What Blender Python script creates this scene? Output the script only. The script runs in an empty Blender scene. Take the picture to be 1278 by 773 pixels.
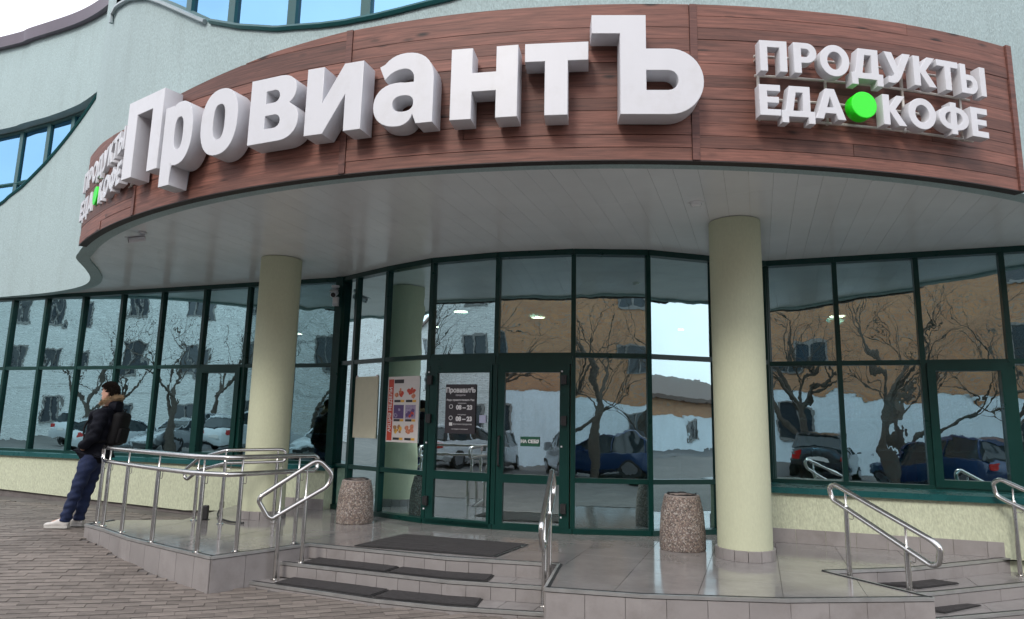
import bpy, bmesh, math, random
from mathutils import Vector, Matrix
import numpy as np
random.seed(7)
rnd = random.random
C = bpy.context.scene.collection
scene = bpy.context.scene

# ------------------------------------------------------------------ camera
HC = 1.22
PITCH, ROLL = math.radians(9.5), math.radians(1.18)
cam_d = bpy.data.cameras.new('camera'); cam = bpy.data.objects.new('camera', cam_d); C.objects.link(cam)
fwd = Vector((0, math.cos(PITCH), math.sin(PITCH)))
up0 = Vector((0, -math.sin(PITCH), math.cos(PITCH))); rt0 = Vector((1, 0, 0))
RT = rt0*math.cos(ROLL) + up0*math.sin(ROLL); UPV = up0*math.cos(ROLL) - rt0*math.sin(ROLL)
M = Matrix((RT, UPV, -fwd)).transposed().to_4x4(); M.translation = (0, 0, HC)
cam.matrix_world = M
cam_d.sensor_width = 36; cam_d.lens = 860/1278*36
cam_d.clip_start = .05; cam_d.clip_end = 2000
scene.camera = cam
def in_view(x, y, z, m=.04):
    d = Vector((x, y, z-HC)); w = d.dot(fwd)
    if w < .2: return False
    return abs(d.dot(RT)/w) < .743+m and abs(d.dot(UPV)/w) < .4495+m

# ------------------------------------------------------------------ sky, sun, exposure
SUN_EL, SUN_AZ = math.radians(38), math.radians(205)     # azimuth clockwise from +Y: behind and left of the viewer
world = bpy.data.worlds.new('World'); scene.world = world; world.use_nodes = True
nt = world.node_tree; N = nt.nodes; L = nt.links
for n in list(N): N.remove(n)
out = N.new('ShaderNodeOutputWorld'); bg = N.new('ShaderNodeBackground'); bg.inputs['Strength'].default_value = .13
sky = N.new('ShaderNodeTexSky'); sky.sky_type = 'NISHITA'; sky.sun_disc = False
sky.sun_elevation = SUN_EL; sky.sun_rotation = SUN_AZ; sky.air_density = 1.0; sky.dust_density = 2.5; sky.ozone_density = 1
tc = N.new('ShaderNodeTexCoord'); nz = N.new('ShaderNodeTexNoise'); nz.inputs['Scale'].default_value = 2.2; nz.inputs['Detail'].default_value = 6
L.new(tc.outputs['Generated'], nz.inputs['Vector'])
cr = N.new('ShaderNodeValToRGB'); cr.color_ramp.elements[0].position = .36; cr.color_ramp.elements[1].position = .62
cr.color_ramp.elements[0].color = (.45,.45,.45,1); cr.color_ramp.elements[1].color = (.97,.97,.97,1)
L.new(nz.outputs['Fac'], cr.inputs['Fac'])
mx = N.new('ShaderNodeMix'); mx.data_type = 'RGBA'; mx.inputs[7].default_value = (10.5, 10.6, 11.4, 1)
L.new(cr.outputs['Color'], mx.inputs[0]); L.new(sky.outputs['Color'], mx.inputs[6])
L.new(mx.outputs[2], bg.inputs['Color']); L.new(bg.outputs[0], out.inputs[0])
sd = bpy.data.lights.new('sun', 'SUN'); sd.energy = 1.1; sd.angle = math.radians(14); sd.color = (1, .95, .88)
sun = bpy.data.objects.new('sun', sd); C.objects.link(sun)
sdir = Vector((math.sin(SUN_AZ)*math.cos(SUN_EL), math.cos(SUN_AZ)*math.cos(SUN_EL), math.sin(SUN_EL)))
sun.rotation_euler = (-sdir).to_track_quat('-Z', 'Y').to_euler()
scene.view_settings.view_transform = 'Standard'; scene.view_settings.look = 'None'
scene.view_settings.gamma = 1; scene.view_settings.exposure = .5; scene.view_settings.use_curve_mapping = False
scene.cycles.max_bounces = 10; scene.cycles.transparent_max_bounces = 16
scene.cycles.sample_clamp_indirect = 6

# ------------------------------------------------------------------ materials
MATS = {}
def new_mat(name):
    m = bpy.data.materials.new(name); m.use_nodes = True; MATS[name] = m
    return m, m.node_tree.nodes, m.node_tree.links, m.node_tree.nodes['Principled BSDF']
def pmat(name, col, rough=.5, metal=0, var=.12, scale=6, bump=0, bscale=80, stretch=(1,1,1), spec=.5, objvar=0, dirt=None, coat=0):
    m, n, l, b = new_mat(name)
    t = n.new('ShaderNodeTexCoord'); mp = n.new('ShaderNodeMapping'); mp.inputs['Scale'].default_value = stretch
    l.new(t.outputs['Object'], mp.inputs['Vector'])
    nz = n.new('ShaderNodeTexNoise'); nz.inputs['Scale'].default_value = scale; nz.inputs['Detail'].default_value = 5; nz.inputs['Roughness'].default_value = .6
    l.new(mp.outputs[0], nz.inputs['Vector'])
    hs = n.new('ShaderNodeHueSaturation'); hs.inputs['Color'].default_value = (*col, 1)
    mr = n.new('ShaderNodeMapRange'); mr.inputs[1].default_value = .25; mr.inputs[2].default_value = .75
    mr.inputs[3].default_value = 1-var; mr.inputs[4].default_value = 1+var
    l.new(nz.outputs['Fac'], mr.inputs[0])
    val = mr.outputs[0]
    if objvar:
        oi = n.new('ShaderNodeObjectInfo'); gi = n.new('ShaderNodeNewGeometry')
        ad = n.new('ShaderNodeMath'); ad.operation = 'ADD'; l.new(oi.outputs['Random'], ad.inputs[0]); l.new(gi.outputs['Random Per Island'], ad.inputs[1])
        fr = n.new('ShaderNodeMath'); fr.operation = 'FRACT'; l.new(ad.outputs[0], fr.inputs[0])
        m2 = n.new('ShaderNodeMapRange'); m2.inputs[3].default_value = 1-objvar; m2.inputs[4].default_value = 1+objvar
        l.new(fr.outputs[0], m2.inputs[0])
        mu = n.new('ShaderNodeMath'); mu.operation = 'MULTIPLY'; l.new(val, mu.inputs[0]); l.new(m2.outputs[0], mu.inputs[1]); val = mu.outputs[0]
    l.new(val, hs.inputs['Value'])
    colout = hs.outputs[0]
    if dirt:
        n2 = n.new('ShaderNodeTexNoise'); n2.inputs['Scale'].default_value = dirt[1]; n2.inputs['Detail'].default_value = 8; n2.inputs['Roughness'].default_value = .7
        l.new(t.outputs['Object'], n2.inputs['Vector'])
        r2 = n.new('ShaderNodeMapRange'); r2.inputs[1].default_value = .5; r2.inputs[2].default_value = .72; r2.inputs[3].default_value = 0; r2.inputs[4].default_value = dirt[2]
        l.new(n2.outputs['Fac'], r2.inputs[0])
        mi = n.new('ShaderNodeMix'); mi.data_type = 'RGBA'; mi.inputs[7].default_value = (*dirt[0], 1)
        l.new(r2.outputs[0], mi.inputs[0]); l.new(colout, mi.inputs[6]); colout = mi.outputs[2]
    l.new(colout, b.inputs['Base Color'])
    b.inputs['Roughness'].default_value = rough; b.inputs['Metallic'].default_value = metal
    b.inputs['Specular IOR Level'].default_value = spec; b.inputs['Coat Weight'].default_value = coat
    rr = n.new('ShaderNodeMapRange'); rr.inputs[3].default_value = max(0, rough-.08); rr.inputs[4].default_value = min(1, rough+.08)
    l.new(nz.outputs['Fac'], rr.inputs[0]); l.new(rr.outputs[0], b.inputs['Roughness'])
    if bump:
        nb = n.new('ShaderNodeTexNoise'); nb.inputs['Scale'].default_value = bscale; nb.inputs['Detail'].default_value = 3
        l.new(mp.outputs[0], nb.inputs['Vector'])
        bp = n.new('ShaderNodeBump'); bp.inputs['Strength'].default_value = bump; bp.inputs['Distance'].default_value = .01
        l.new(nb.outputs['Fac'], bp.inputs['Height']); l.new(bp.outputs[0], b.inputs['Normal'])
    return m
def emat(name, col, s):
    m, n, l, b = new_mat(name)
    b.inputs['Base Color'].default_value = (.8,.8,.8,1); b.inputs['Emission Color'].default_value = (*col,1); b.inputs['Emission Strength'].default_value = s
    return m
def stucco(name, col, sc=1, dirt=((.12,.12,.10), .5, .22), amp=1.0, bump=.55):
    m, n, l, b = new_mat(name)
    t = n.new('ShaderNodeTexCoord')
    mp = n.new('ShaderNodeMapping'); mp.inputs['Scale'].default_value = (1, 1, .38); l.new(t.outputs['Object'], mp.inputs['Vector'])
    n1 = n.new('ShaderNodeTexNoise'); n1.inputs['Scale'].default_value = 46*sc; n1.inputs['Detail'].default_value = 4; l.new(mp.outputs[0], n1.inputs['Vector'])
    n2 = n.new('ShaderNodeTexNoise'); n2.inputs['Scale'].default_value = .9; n2.inputs['Detail'].default_value = 7; n2.inputs['Roughness'].default_value = .65; l.new(mp.outputs[0], n2.inputs['Vector'])
    r = n.new('ShaderNodeMapRange'); r.inputs[1].default_value = .3; r.inputs[2].default_value = .7; r.inputs[3].default_value = 1-.16*amp; r.inputs[4].default_value = 1+.12*amp; l.new(n1.outputs['Fac'], r.inputs[0])
    r2 = n.new('ShaderNodeMapRange'); r2.inputs[1].default_value = .3; r2.inputs[2].default_value = .7; r2.inputs[3].default_value = .94; r2.inputs[4].default_value = 1.05; l.new(n2.outputs['Fac'], r2.inputs[0])
    mu = n.new('ShaderNodeMath'); mu.operation = 'MULTIPLY'; l.new(r.outputs[0], mu.inputs[0]); l.new(r2.outputs[0], mu.inputs[1])
    hs = n.new('ShaderNodeHueSaturation'); hs.inputs['Color'].default_value = (*col,1); l.new(mu.outputs[0], hs.inputs['Value'])
    n3 = n.new('ShaderNodeTexNoise'); n3.inputs['Scale'].default_value = 1.6; n3.inputs['Detail'].default_value = 8; n3.inputs['Roughness'].default_value = .75
    m3 = n.new('ShaderNodeMapping'); m3.inputs['Scale'].default_value = (2.2, 2.2, .25); l.new(t.outputs['Object'], m3.inputs['Vector']); l.new(m3.outputs[0], n3.inputs['Vector'])
    r3 = n.new('ShaderNodeMapRange'); r3.inputs[1].default_value = .52; r3.inputs[2].default_value = .8; r3.inputs[3].default_value = 0; r3.inputs[4].default_value = dirt[2]; l.new(n3.outputs['Fac'], r3.inputs[0])
    mi = n.new('ShaderNodeMix'); mi.data_type = 'RGBA'; mi.inputs[7].default_value = (*dirt[0],1); l.new(r3.outputs[0], mi.inputs[0]); l.new(hs.outputs[0], mi.inputs[6])
    l.new(mi.outputs[2], b.inputs['Base Color']); b.inputs['Roughness'].default_value = .85; b.inputs['Specular IOR Level'].default_value = .25
    vb = n.new('ShaderNodeTexVoronoi'); vb.inputs['Scale'].default_value = 60*sc; l.new(mp.outputs[0], vb.inputs['Vector'])
    ad = n.new('ShaderNodeMath'); ad.operation = 'MULTIPLY_ADD'; ad.inputs[1].default_value = .5; l.new(vb.outputs['Distance'], ad.inputs[0]); l.new(n1.outputs['Fac'], ad.inputs[2])
    bp = n.new('ShaderNodeBump'); bp.inputs['Strength'].default_value = bump; bp.inputs['Distance'].default_value = .012; l.new(ad.outputs[0], bp.inputs['Height']); l.new(bp.outputs[0], b.inputs['Normal'])
    return m
def glass(name, refl=(.66,.87,.91), tint=(.52,.66,.64), base=.57, wave=.30, wscale=1.2):
    m, n, l, b = new_mat(name); n.remove(b)
    o = n['Material Output']
    tr = n.new('ShaderNodeBsdfTransparent'); tr.inputs['Color'].default_value = (*tint,1)
    gl = n.new('ShaderNodeBsdfGlossy'); gl.inputs['Color'].default_value = (*refl,1); gl.inputs['Roughness'].default_value = 0.0
    t = n.new('ShaderNodeTexCoord'); oi = n.new('ShaderNodeObjectInfo')
    no = n.new('ShaderNodeTexNoise'); no.noise_dimensions = '4D'; no.inputs['Scale'].default_value = wscale; no.inputs['Detail'].default_value = 1.2; no.inputs['Distortion'].default_value = .6
    mw = n.new('ShaderNodeMath'); mw.operation = 'MULTIPLY'; mw.inputs[1].default_value = 37; l.new(oi.outputs['Random'], mw.inputs[0]); l.new(mw.outputs[0], no.inputs['W'])
    l.new(t.outputs['Object'], no.inputs['Vector'])
    ms = n.new('ShaderNodeMath'); ms.operation = 'MULTIPLY_ADD'; ms.inputs[1].default_value = wave; ms.inputs[2].default_value = .12*wave; l.new(oi.outputs['Random'], ms.inputs[0])
    bp = n.new('ShaderNodeBump'); bp.inputs['Distance'].default_value = .03; l.new(ms.outputs[0], bp.inputs['Strength']); l.new(no.outputs['Fac'], bp.inputs['Height'])
    nf = n.new('ShaderNodeTexNoise'); nf.inputs['Scale'].default_value = 6.5; nf.inputs['Detail'].default_value = 2; l.new(t.outputs['Object'], nf.inputs['Vector'])
    bf = n.new('ShaderNodeBump'); bf.inputs['Distance'].default_value = .004; bf.inputs['Strength'].default_value = .06 if wave > .13 else .015; l.new(nf.outputs['Fac'], bf.inputs['Height']); l.new(bp.outputs[0], bf.inputs['Normal'])
    l.new(bf.outputs[0], gl.inputs['Normal'])
    lw = n.new('ShaderNodeFresnel'); lw.inputs['IOR'].default_value = 1.5
    mr = n.new('ShaderNodeMapRange'); mr.inputs[1].default_value = .04; mr.inputs[2].default_value = 1; mr.inputs[3].default_value = base; mr.inputs[4].default_value = 1; l.new(lw.outputs[0], mr.inputs[0])
    ms2 = n.new('ShaderNodeMixShader'); l.new(mr.outputs[0], ms2.inputs[0]); l.new(tr.outputs[0], ms2.inputs[1]); l.new(gl.outputs[0], ms2.inputs[2])
    l.new(ms2.outputs[0], o.inputs['Surface'])
    return m
def wood(name, col=(.150,.062,.045)):
    m, n, l, b = new_mat(name)
    t = n.new('ShaderNodeTexCoord'); oi = n.new('ShaderNodeObjectInfo')
    off = n.new('ShaderNodeVectorMath'); off.operation = 'SCALE'; off.inputs[0].default_value = (31, 17, 0); l.new(oi.outputs['Random'], off.inputs['Scale'])
    ad = n.new('ShaderNodeVectorMath'); ad.operation = 'ADD'; l.new(t.outputs['UV'], ad.inputs[0]); l.new(off.outputs[0], ad.inputs[1])
    mp = n.new('ShaderNodeMapping'); mp.inputs['Scale'].default_value = (2.2, 46, 1); l.new(ad.outputs[0], mp.inputs['Vector'])
    g = n.new('ShaderNodeTexNoise'); g.inputs['Scale'].default_value = 1; g.inputs['Detail'].default_value = 6; g.inputs['Roughness'].default_value = .65; g.inputs['Distortion'].default_value = .5; l.new(mp.outputs[0], g.inputs['Vector'])
    mk = n.new('ShaderNodeMapping'); mk.inputs['Scale'].default_value = (1.9, 6, 1); l.new(ad.outputs[0], mk.inputs['Vector'])
    v = n.new('ShaderNodeTexVoronoi'); v.inputs['Scale'].default_value = 1; v.inputs['Randomness'].default_value = 1; l.new(mk.outputs[0], v.inputs['Vector'])
    kr = n.new('ShaderNodeMapRange'); kr.inputs[1].default_value = .06; kr.inputs[2].default_value = .16; kr.inputs[3].default_value = .12; kr.inputs[4].default_value = 1; l.new(v.outputs['Distance'], kr.inputs[0])
    gr = n.new('ShaderNodeMapRange'); gr.inputs[1].default_value = .25; gr.inputs[2].default_value = .75; gr.inputs[3].default_value = .38; gr.inputs[4].default_value = 1.62; l.new(g.outputs['Fac'], gr.inputs[0])
    orr = n.new('ShaderNodeMapRange'); orr.inputs[3].default_value = .68; orr.inputs[4].default_value = 1.38; l.new(oi.outputs['Random'], orr.inputs[0])
    m1 = n.new('ShaderNodeMath'); m1.operation = 'MULTIPLY'; l.new(kr.outputs[0], m1.inputs[0]); l.new(gr.outputs[0], m1.inputs[1])
    m2 = n.new('ShaderNodeMath'); m2.operation = 'MULTIPLY'; l.new(m1.outputs[0], m2.inputs[0]); l.new(orr.outputs[0], m2.inputs[1])
    hs = n.new('ShaderNodeHueSaturation'); hs.inputs['Color'].default_value = (*col,1); l.new(m2.outputs[0], hs.inputs['Value'])
    l.new(hs.outputs[0], b.inputs['Base Color']); b.inputs['Roughness'].default_value = .62
    bp = n.new('ShaderNodeBump'); bp.inputs['Strength'].default_value = .25; bp.inputs['Distance'].default_value = .006; l.new(g.outputs['Fac'], bp.inputs['Height']); l.new(bp.outputs[0], b.inputs['Normal'])
    return m
def pebble(name):
    m, n, l, b = new_mat(name)
    t = n.new('ShaderNodeTexCoord'); v = n.new('ShaderNodeTexVoronoi'); v.inputs['Scale'].default_value = 82; l.new(t.outputs['Object'], v.inputs['Vector'])
    v2 = n.new('ShaderNodeTexVoronoi'); v2.feature = 'DISTANCE_TO_EDGE'; v2.inputs['Scale'].default_value = 82; l.new(t.outputs['Object'], v2.inputs['Vector'])
    cr = n.new('ShaderNodeValToRGB'); cr.color_ramp.interpolation = 'CONSTANT'
    cols = [(.30,.22,.18),(.12,.10,.09),(.44,.36,.30),(.22,.165,.145),(.5,.46,.42),(.28,.23,.21)]
    while len(cr.color_ramp.elements) < 6: cr.color_ramp.elements.new(.5)
    for i, c in enumerate(cols): cr.color_ramp.elements[i].position = i/6; cr.color_ramp.elements[i].color = (*c,1)
    sx = n.new('ShaderNodeSeparateColor'); l.new(v.outputs['Color'], sx.inputs[0]); l.new(sx.outputs[0], cr.inputs['Fac'])
    r = n.new('ShaderNodeMapRange'); r.inputs[1].default_value = 0; r.inputs[2].default_value = .12; l.new(v2.outputs['Distance'], r.inputs[0])
    mi = n.new('ShaderNodeMix'); mi.data_type = 'RGBA'; mi.inputs[6].default_value = (.2,.17,.15,1); l.new(r.outputs[0], mi.inputs[0]); l.new(cr.outputs[0], mi.inputs[7])
    l.new(mi.outputs[2], b.inputs['Base Color']); b.inputs['Roughness'].default_value = .7
    bp = n.new('ShaderNodeBump'); bp.inputs['Strength'].default_value = .8; bp.inputs['Distance'].default_value = .006; l.new(r.outputs[0], bp.inputs['Height']); l.new(bp.outputs[0], b.inputs['Normal'])
    return m
def brickmat(name, c1, c2, mort, sc=1.0):
    m, n, l, b = new_mat(name)
    t = n.new('ShaderNodeTexCoord'); mp = n.new('ShaderNodeMapping'); mp.inputs['Rotation'].default_value = (math.radians(90),0,0); l.new(t.outputs['Object'], mp.inputs['Vector'])
    br = n.new('ShaderNodeTexBrick'); br.inputs['Scale'].default_value = sc; br.inputs['Brick Width'].default_value = .26; br.inputs['Row Height'].default_value = .085; br.inputs['Mortar Size'].default_value = .01
    br.inputs['Color1'].default_value = (*c1,1); br.inputs['Color2'].default_value = (*c2,1); br.inputs['Mortar'].default_value = (*mort,1)
    l.new(mp.outputs[0], br.inputs['Vector']); l.new(br.outputs['Color'], b.inputs['Base Color']); b.inputs['Roughness'].default_value = .85
    return m

M_teal = stucco('teal_stucco', (.375,.475,.478), 1.5, ((.17,.19,.18), .5, .3), .8)
M_cream = stucco('cream_stucco', (.53,.565,.415), 1.2, ((.2,.18,.13), .5, .2))
M_column = stucco('column_paint', (.54,.565,.405), 1.3, ((.38,.36,.25), .5, .12), .25, .15)
M_frame = pmat('green_aluminium', (.002,.034,.028), .3, 0, .1, 5, spec=.35)
M_uframe = pmat('teal_aluminium', (.006,.075,.075), .35, 0, .1, 5)
M_sill = pmat('green_sill_metal', (.006,.075,.075), .28, 0, .15, 3)
M_glass = glass('tinted_glass')
M_glassL = glass('left_glass', (.46,.70,.74), (.50,.66,.64), .52, .30)
M_glass2 = glass('upper_glass', (.30,.58,.84), (.25,.42,.46), .7, .10)
M_glass3 = glass('door_glass', (.82,.93,.96), (.62,.76,.74), .50, .16)
M_wood = wood('stained_wood')
M_batten = wood('batten_wood', (.14,.057,.044))
M_soffit = pmat('soffit_panel', (.82,.825,.825), .2, 0, .05, 1.5, 0, 80, (1,1,1), .5, .025)
M_white = pmat('white_letter_plastic', (.62,.63,.66), .4, 0, .03, 3, .02, 40, (1,1,.3), .5, .03, ((.45,.44,.42), 3.5, .3))
M_lime = pmat('lime_plastic', (.02,.85,.01), .35, 0, .03, 3)
M_rail = pmat('sign_rail_metal', (.62,.6,.55), .4, .3, .05, 5)
M_steel = pmat('stainless_steel', (.60,.59,.57), .2, 1, .08, 9)
M_tile = pmat('floor_tile', (.265,.252,.246), .11, 0, .12, 3, .02, 20, (1,1,1), .5, .05, ((.11,.1,.095), 1.1, .5))
M_riser = pmat('riser_tile', (.275,.257,.25), .42, 0, .1, 5, .03, 40, (1,1,1), .5, .06, ((.13,.11,.1), 2.2, .45))
M_grout = pmat('dark_grout', (.09,.082,.078), .8)
M_nosing = pmat('aluminium_nosing', (.46,.46,.45), .36, .7, .15, 8)
M_rubber = pmat('black_rubber', (.018,.018,.019), .6, 0, .3, 20)
M_mat = pmat('ribbed_mat', (.045,.042,.043), .85, 0, .35, 30, .5, 200)
M_brick = pmat('paving_brick', (.195,.168,.148), .7, 0, .22, 14, .25, 120, (1,1,1), .3, .2, ((.33,.285,.25), .7, .6))
M_ground = pmat('wet_asphalt', (.135,.125,.117), .75, 0, .3, 2.5, .3, 90, (1,1,1), .3, 0, ((.2,.18,.165), .6, .7))
M_road = pmat('asphalt', (.09,.09,.092), .7, 0, .2, 4, .2, 120)
M_plinth = pmat('plinth_concrete', (.15,.135,.13), .85, 0, .3, 6, .4, 60)
M_pebble = pebble('pebble_concrete')
M_conc = pmat('bin_rim_concrete', (.3,.26,.24), .8, 0, .2, 20)
M_black = pmat('black_plastic', (.015,.015,.016), .45)
M_capm = pmat('roof_flashing', (.105,.085,.11), .42, 0, .15, 3)
M_silltrim = pmat('grey_flashing', (.30,.36,.37), .4, .3, .1, 4)
M_int_wall = pmat('interior_wall', (.62,.40,.22), .6, 0, .1, 1)
M_int_floor = pmat('interior_floor', (.35,.32,.3), .25, 0, .1, 1)
M_int_ceil = pmat('interior_ceiling', (.55,.5,.44), .8)
M_int_col = pmat('interior_column', (.36,.21,.10), .5, 0, .15, 8, 0, 1, (3,3,.3))
M_lamp = emat('lamp_glow', (1,.83,.6), 24)
M_lampb = pmat('lamp_body', (.7,.7,.7), .4)
M_paper = pmat('poster_paper', (.72,.68,.66), .5, 0, .03, 4)
M_red = pmat('poster_red', (.55,.06,.03), .5)
M_kraft = pmat('kraft_paper', (.62,.60,.46), .7, 0, .06, 8)
M_dark = pmat('dark_vinyl', (.035,.03,.036), .45)
M_ink = pmat('white_ink', (.75,.75,.75), .5)
M_yel = pmat('poster_yellow', (.75,.42,.05), .5)
M_purp = pmat('poster_purple', (.12,.07,.2), .5)
M_food = pmat('poster_food', (.6,.22,.12), .5, 0, .5, 40)
M_brown = pmat('poster_brown', (.4,.2,.08), .5, 0, .4, 40)
M_pale = pmat('poster_lilac', (.34,.28,.42), .5, 0, .3, 40)
M_signgreen = pmat('sticker_green', (.01,.09,.05), .45)

# ------------------------------------------------------------------ helpers
ORG = {}
def org(o):
    while o is not None:
        if o.name in ORG: return ORG[o.name]
        o = o.parent
    return Vector((0,0,0))
def props(o, label=None, cat=None, group=None, kind=None):
    if label: o['label'] = label
    if cat: o['category'] = cat
    if group: o['group'] = group
    if kind: o['kind'] = kind
    return o
def thing(name, loc, label=None, cat=None, group=None, kind=None, parent=None):
    o = bpy.data.objects.new(name, None); C.objects.link(o); o.location = loc; o.empty_display_size = .1
    ORG[o.name] = Vector(loc)
    return props(o, label, cat, group, kind)
def mk(name, V, F, mat, parent=None, smooth=False, origin=None, uv=None, mats=None, fm=None):
    """one mesh object; V in world coordinates"""
    o0 = org(parent) if parent else Vector(origin or (0,0,0))
    me = bpy.data.meshes.new(name)
    me.from_pydata([(v[0]-o0.x, v[1]-o0.y, v[2]-o0.z) for v in V], [], F)
    for mm in (mats or [mat]): me.materials.append(mm)
    if fm: me.polygons.foreach_set('material_index', fm)
    if smooth: me.polygons.foreach_set('use_smooth', [True]*len(me.polygons))
    if uv:
        ul = me.uv_layers.new(name='UVMap')
        for lp in me.loops: ul.data[lp.index].uv = uv[lp.vertex_index]
    me.update()
    o = bpy.data.objects.new(name, me); C.objects.link(o)
    if parent: o.parent = parent
    else: o.location = o0; ORG[o.name] = o0
    return o
class MB:
    def __init__(s): s.V = []; s.F = []
    def add(s, V, F):
        k = len(s.V); s.V += [tuple(v) for v in V]; s.F += [tuple(i+k for i in f) for f in F]
    def box(s, c, size, X=(1,0,0), Y=(0,1,0), Z=(0,0,1)):
        c = Vector(c); X, Y, Z = Vector(X)*size[0]/2, Vector(Y)*size[1]/2, Vector(Z)*size[2]/2
        P = [c+X*a+Y*b+Z*d for d in (-1,1) for b in (-1,1) for a in (-1,1)]
        s.add(P, [(0,2,3,1),(4,5,7,6),(0,1,5,4),(2,6,7,3),(0,4,6,2),(1,3,7,5)])
    def bar(s, a, b, w, h, up=(0,0,1)):
        a, b = Vector(a), Vector(b); d = b-a; ln = d.length; d.normalize(); up = Vector(up)
        X = d; Y = up.cross(d); 
        if Y.length < 1e-5: Y = Vector((1,0,0)).cross(d)
        Y.normalize(); Z = X.cross(Y)
        s.box((a+b)/2, (ln, w, h), X, Y, Z)
    def tube(s, pts, r, n=10, closed=False, caps=True, radii=None):
        P = [Vector(p) for p in pts]; m = len(P); rings = []
        prevN = None
        for i in range(m):
            if closed: t = P[(i+1)%m]-P[i-1]
            else: t = P[min(i+1,m-1)]-P[max(i-1,0)]
            t.normalize()
            if prevN is None:
                ref = Vector((0,0,1)) if abs(t.z) < .9 else Vector((1,0,0))
                nn = ref.cross(t).normalized()
            else:
                nn = prevN - t*prevN.dot(t)
                nn = nn.normalized() if nn.length > 1e-6 else prevN
            prevN = nn; bb = t.cross(nn); rr = radii[i] if radii else r
            rings.append([P[i]+(nn*math.cos(2*math.pi*k/n)+bb*math.sin(2*math.pi*k/n))*rr for k in range(n)])
        V = [v for rg in rings for v in rg]; F = []
        for i in range(m if closed else m-1):
            j = (i+1)%m
            for k in range(n): F.append((i*n+k, i*n+(k+1)%n, j*n+(k+1)%n, j*n+k))
        if caps and not closed: F += [tuple(range(n-1,-1,-1)), tuple((m-1)*n+k for k in range(n))]
        s.add(V, F)
    def lathe(s, c, prof, n=24, cap=True):
        c = Vector(c); V = [c+Vector((r*math.cos(2*math.pi*k/n), r*math.sin(2*math.pi*k/n), z)) for r, z in prof for k in range(n)]; F = []
        for i in range(len(prof)-1):
            for k in range(n): F.append((i*n+k, i*n+(k+1)%n, (i+1)*n+(k+1)%n, (i+1)*n+k))
        if cap: F += [tuple(range(n-1,-1,-1)), tuple((len(prof)-1)*n+k for k in range(n))]
        s.add(V, F)
    def prism(s, poly, z0, z1):
        n = len(poly); V = [(p[0],p[1],z0) for p in poly]+[(p[0],p[1],z1) for p in poly]
        F = [tuple(range(n-1,-1,-1)), tuple(range(n,2*n))]+[(i,(i+1)%n,n+(i+1)%n,n+i) for i in range(n)]
        s.add(V, F)
    def obj(s, name, mat, parent=None, smooth=False, origin=None):
        return mk(name, s.V, s.F, mat, parent, smooth, origin)
def round_path(pts, r, n=5):
    """fillet the corners of an open 3-D polyline"""
    P = [Vector(p) for p in pts]; out = [P[0]]
    for i in range(1, len(P)-1):
        a, b, c = P[i-1], P[i], P[i+1]
        d = min(r, (a-b).length*.45, (c-b).length*.45)
        p, q = b+(a-b).normalized()*d, b+(c-b).normalized()*d
        for k in range(n+1):
            t = k/n; out.append(p*(1-t)**2+b*2*t*(1-t)+q*t*t)
    out.append(P[-1]); return out
def shade_auto(o, ang=40):
    bm = bmesh.new(); bm.from_mesh(o.data)
    for f in bm.faces: f.smooth = True
    for e in bm.edges: e.smooth = not (len(e.link_faces) != 2 or e.calc_face_angle(0) > math.radians(ang))
    bm.to_mesh(o.data); bm.free(); return o
def clip_poly(poly, clip):
    """Sutherland-Hodgman, clip is convex and counter-clockwise"""
    out = list(poly)
    for i in range(len(clip)):
        a, b = clip[i], clip[(i+1)%len(clip)]; inp = out; out = []
        if not inp: break
        side = lambda p: (b[0]-a[0])*(p[1]-a[1])-(b[1]-a[1])*(p[0]-a[0])
        for k in range(len(inp)):
            p, q = inp[k-1], inp[k]; sp, sq = side(p), side(q)
            if (sp >= 0) != (sq >= 0):
                t = sp/(sp-sq); out.append((p[0]+(q[0]-p[0])*t, p[1]+(q[1]-p[1])*t))
            if sq >= 0: out.append(q)
    return out
def area(p): return .5*sum(p[i-1][0]*p[i][1]-p[i][0]*p[i-1][1] for i in range(len(p)))
def inside(x, y, poly):
    c = False
    for i in range(len(poly)):
        (x1,y1),(x2,y2) = poly[i-1], poly[i]
        if (y1 > y) != (y2 > y) and x < (x2-x1)*(y-y1)/(y2-y1)+x1: c = not c
    return c
def copy_tree(o, parent=None, name=None):
    c = o.copy(); C.objects.link(c)
    if parent: c.parent = parent
    for ch in list(o.children): copy_tree(ch, c)
    return c

# facade axes: U runs along the front, V into the building
PHI = math.radians(19.6)
U = Vector((math.cos(PHI), -math.sin(PHI), 0)); V_ = Vector((math.sin(PHI), math.cos(PHI), 0))
def uv(u, v, z=0): return U*u+V_*v+Vector((0,0,z))
def to_u(x, y): return x*U.x+y*U.y
def to_v(x, y): return x*V_.x+y*V_.y
CX, CY, RD = 1.369, 14.088, 8.82
def drum(th, r=RD, z=0): return Vector((CX+r*math.sin(th), CY-r*math.cos(th), z))
ZS = 3.36                                                    # soffit level

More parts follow.
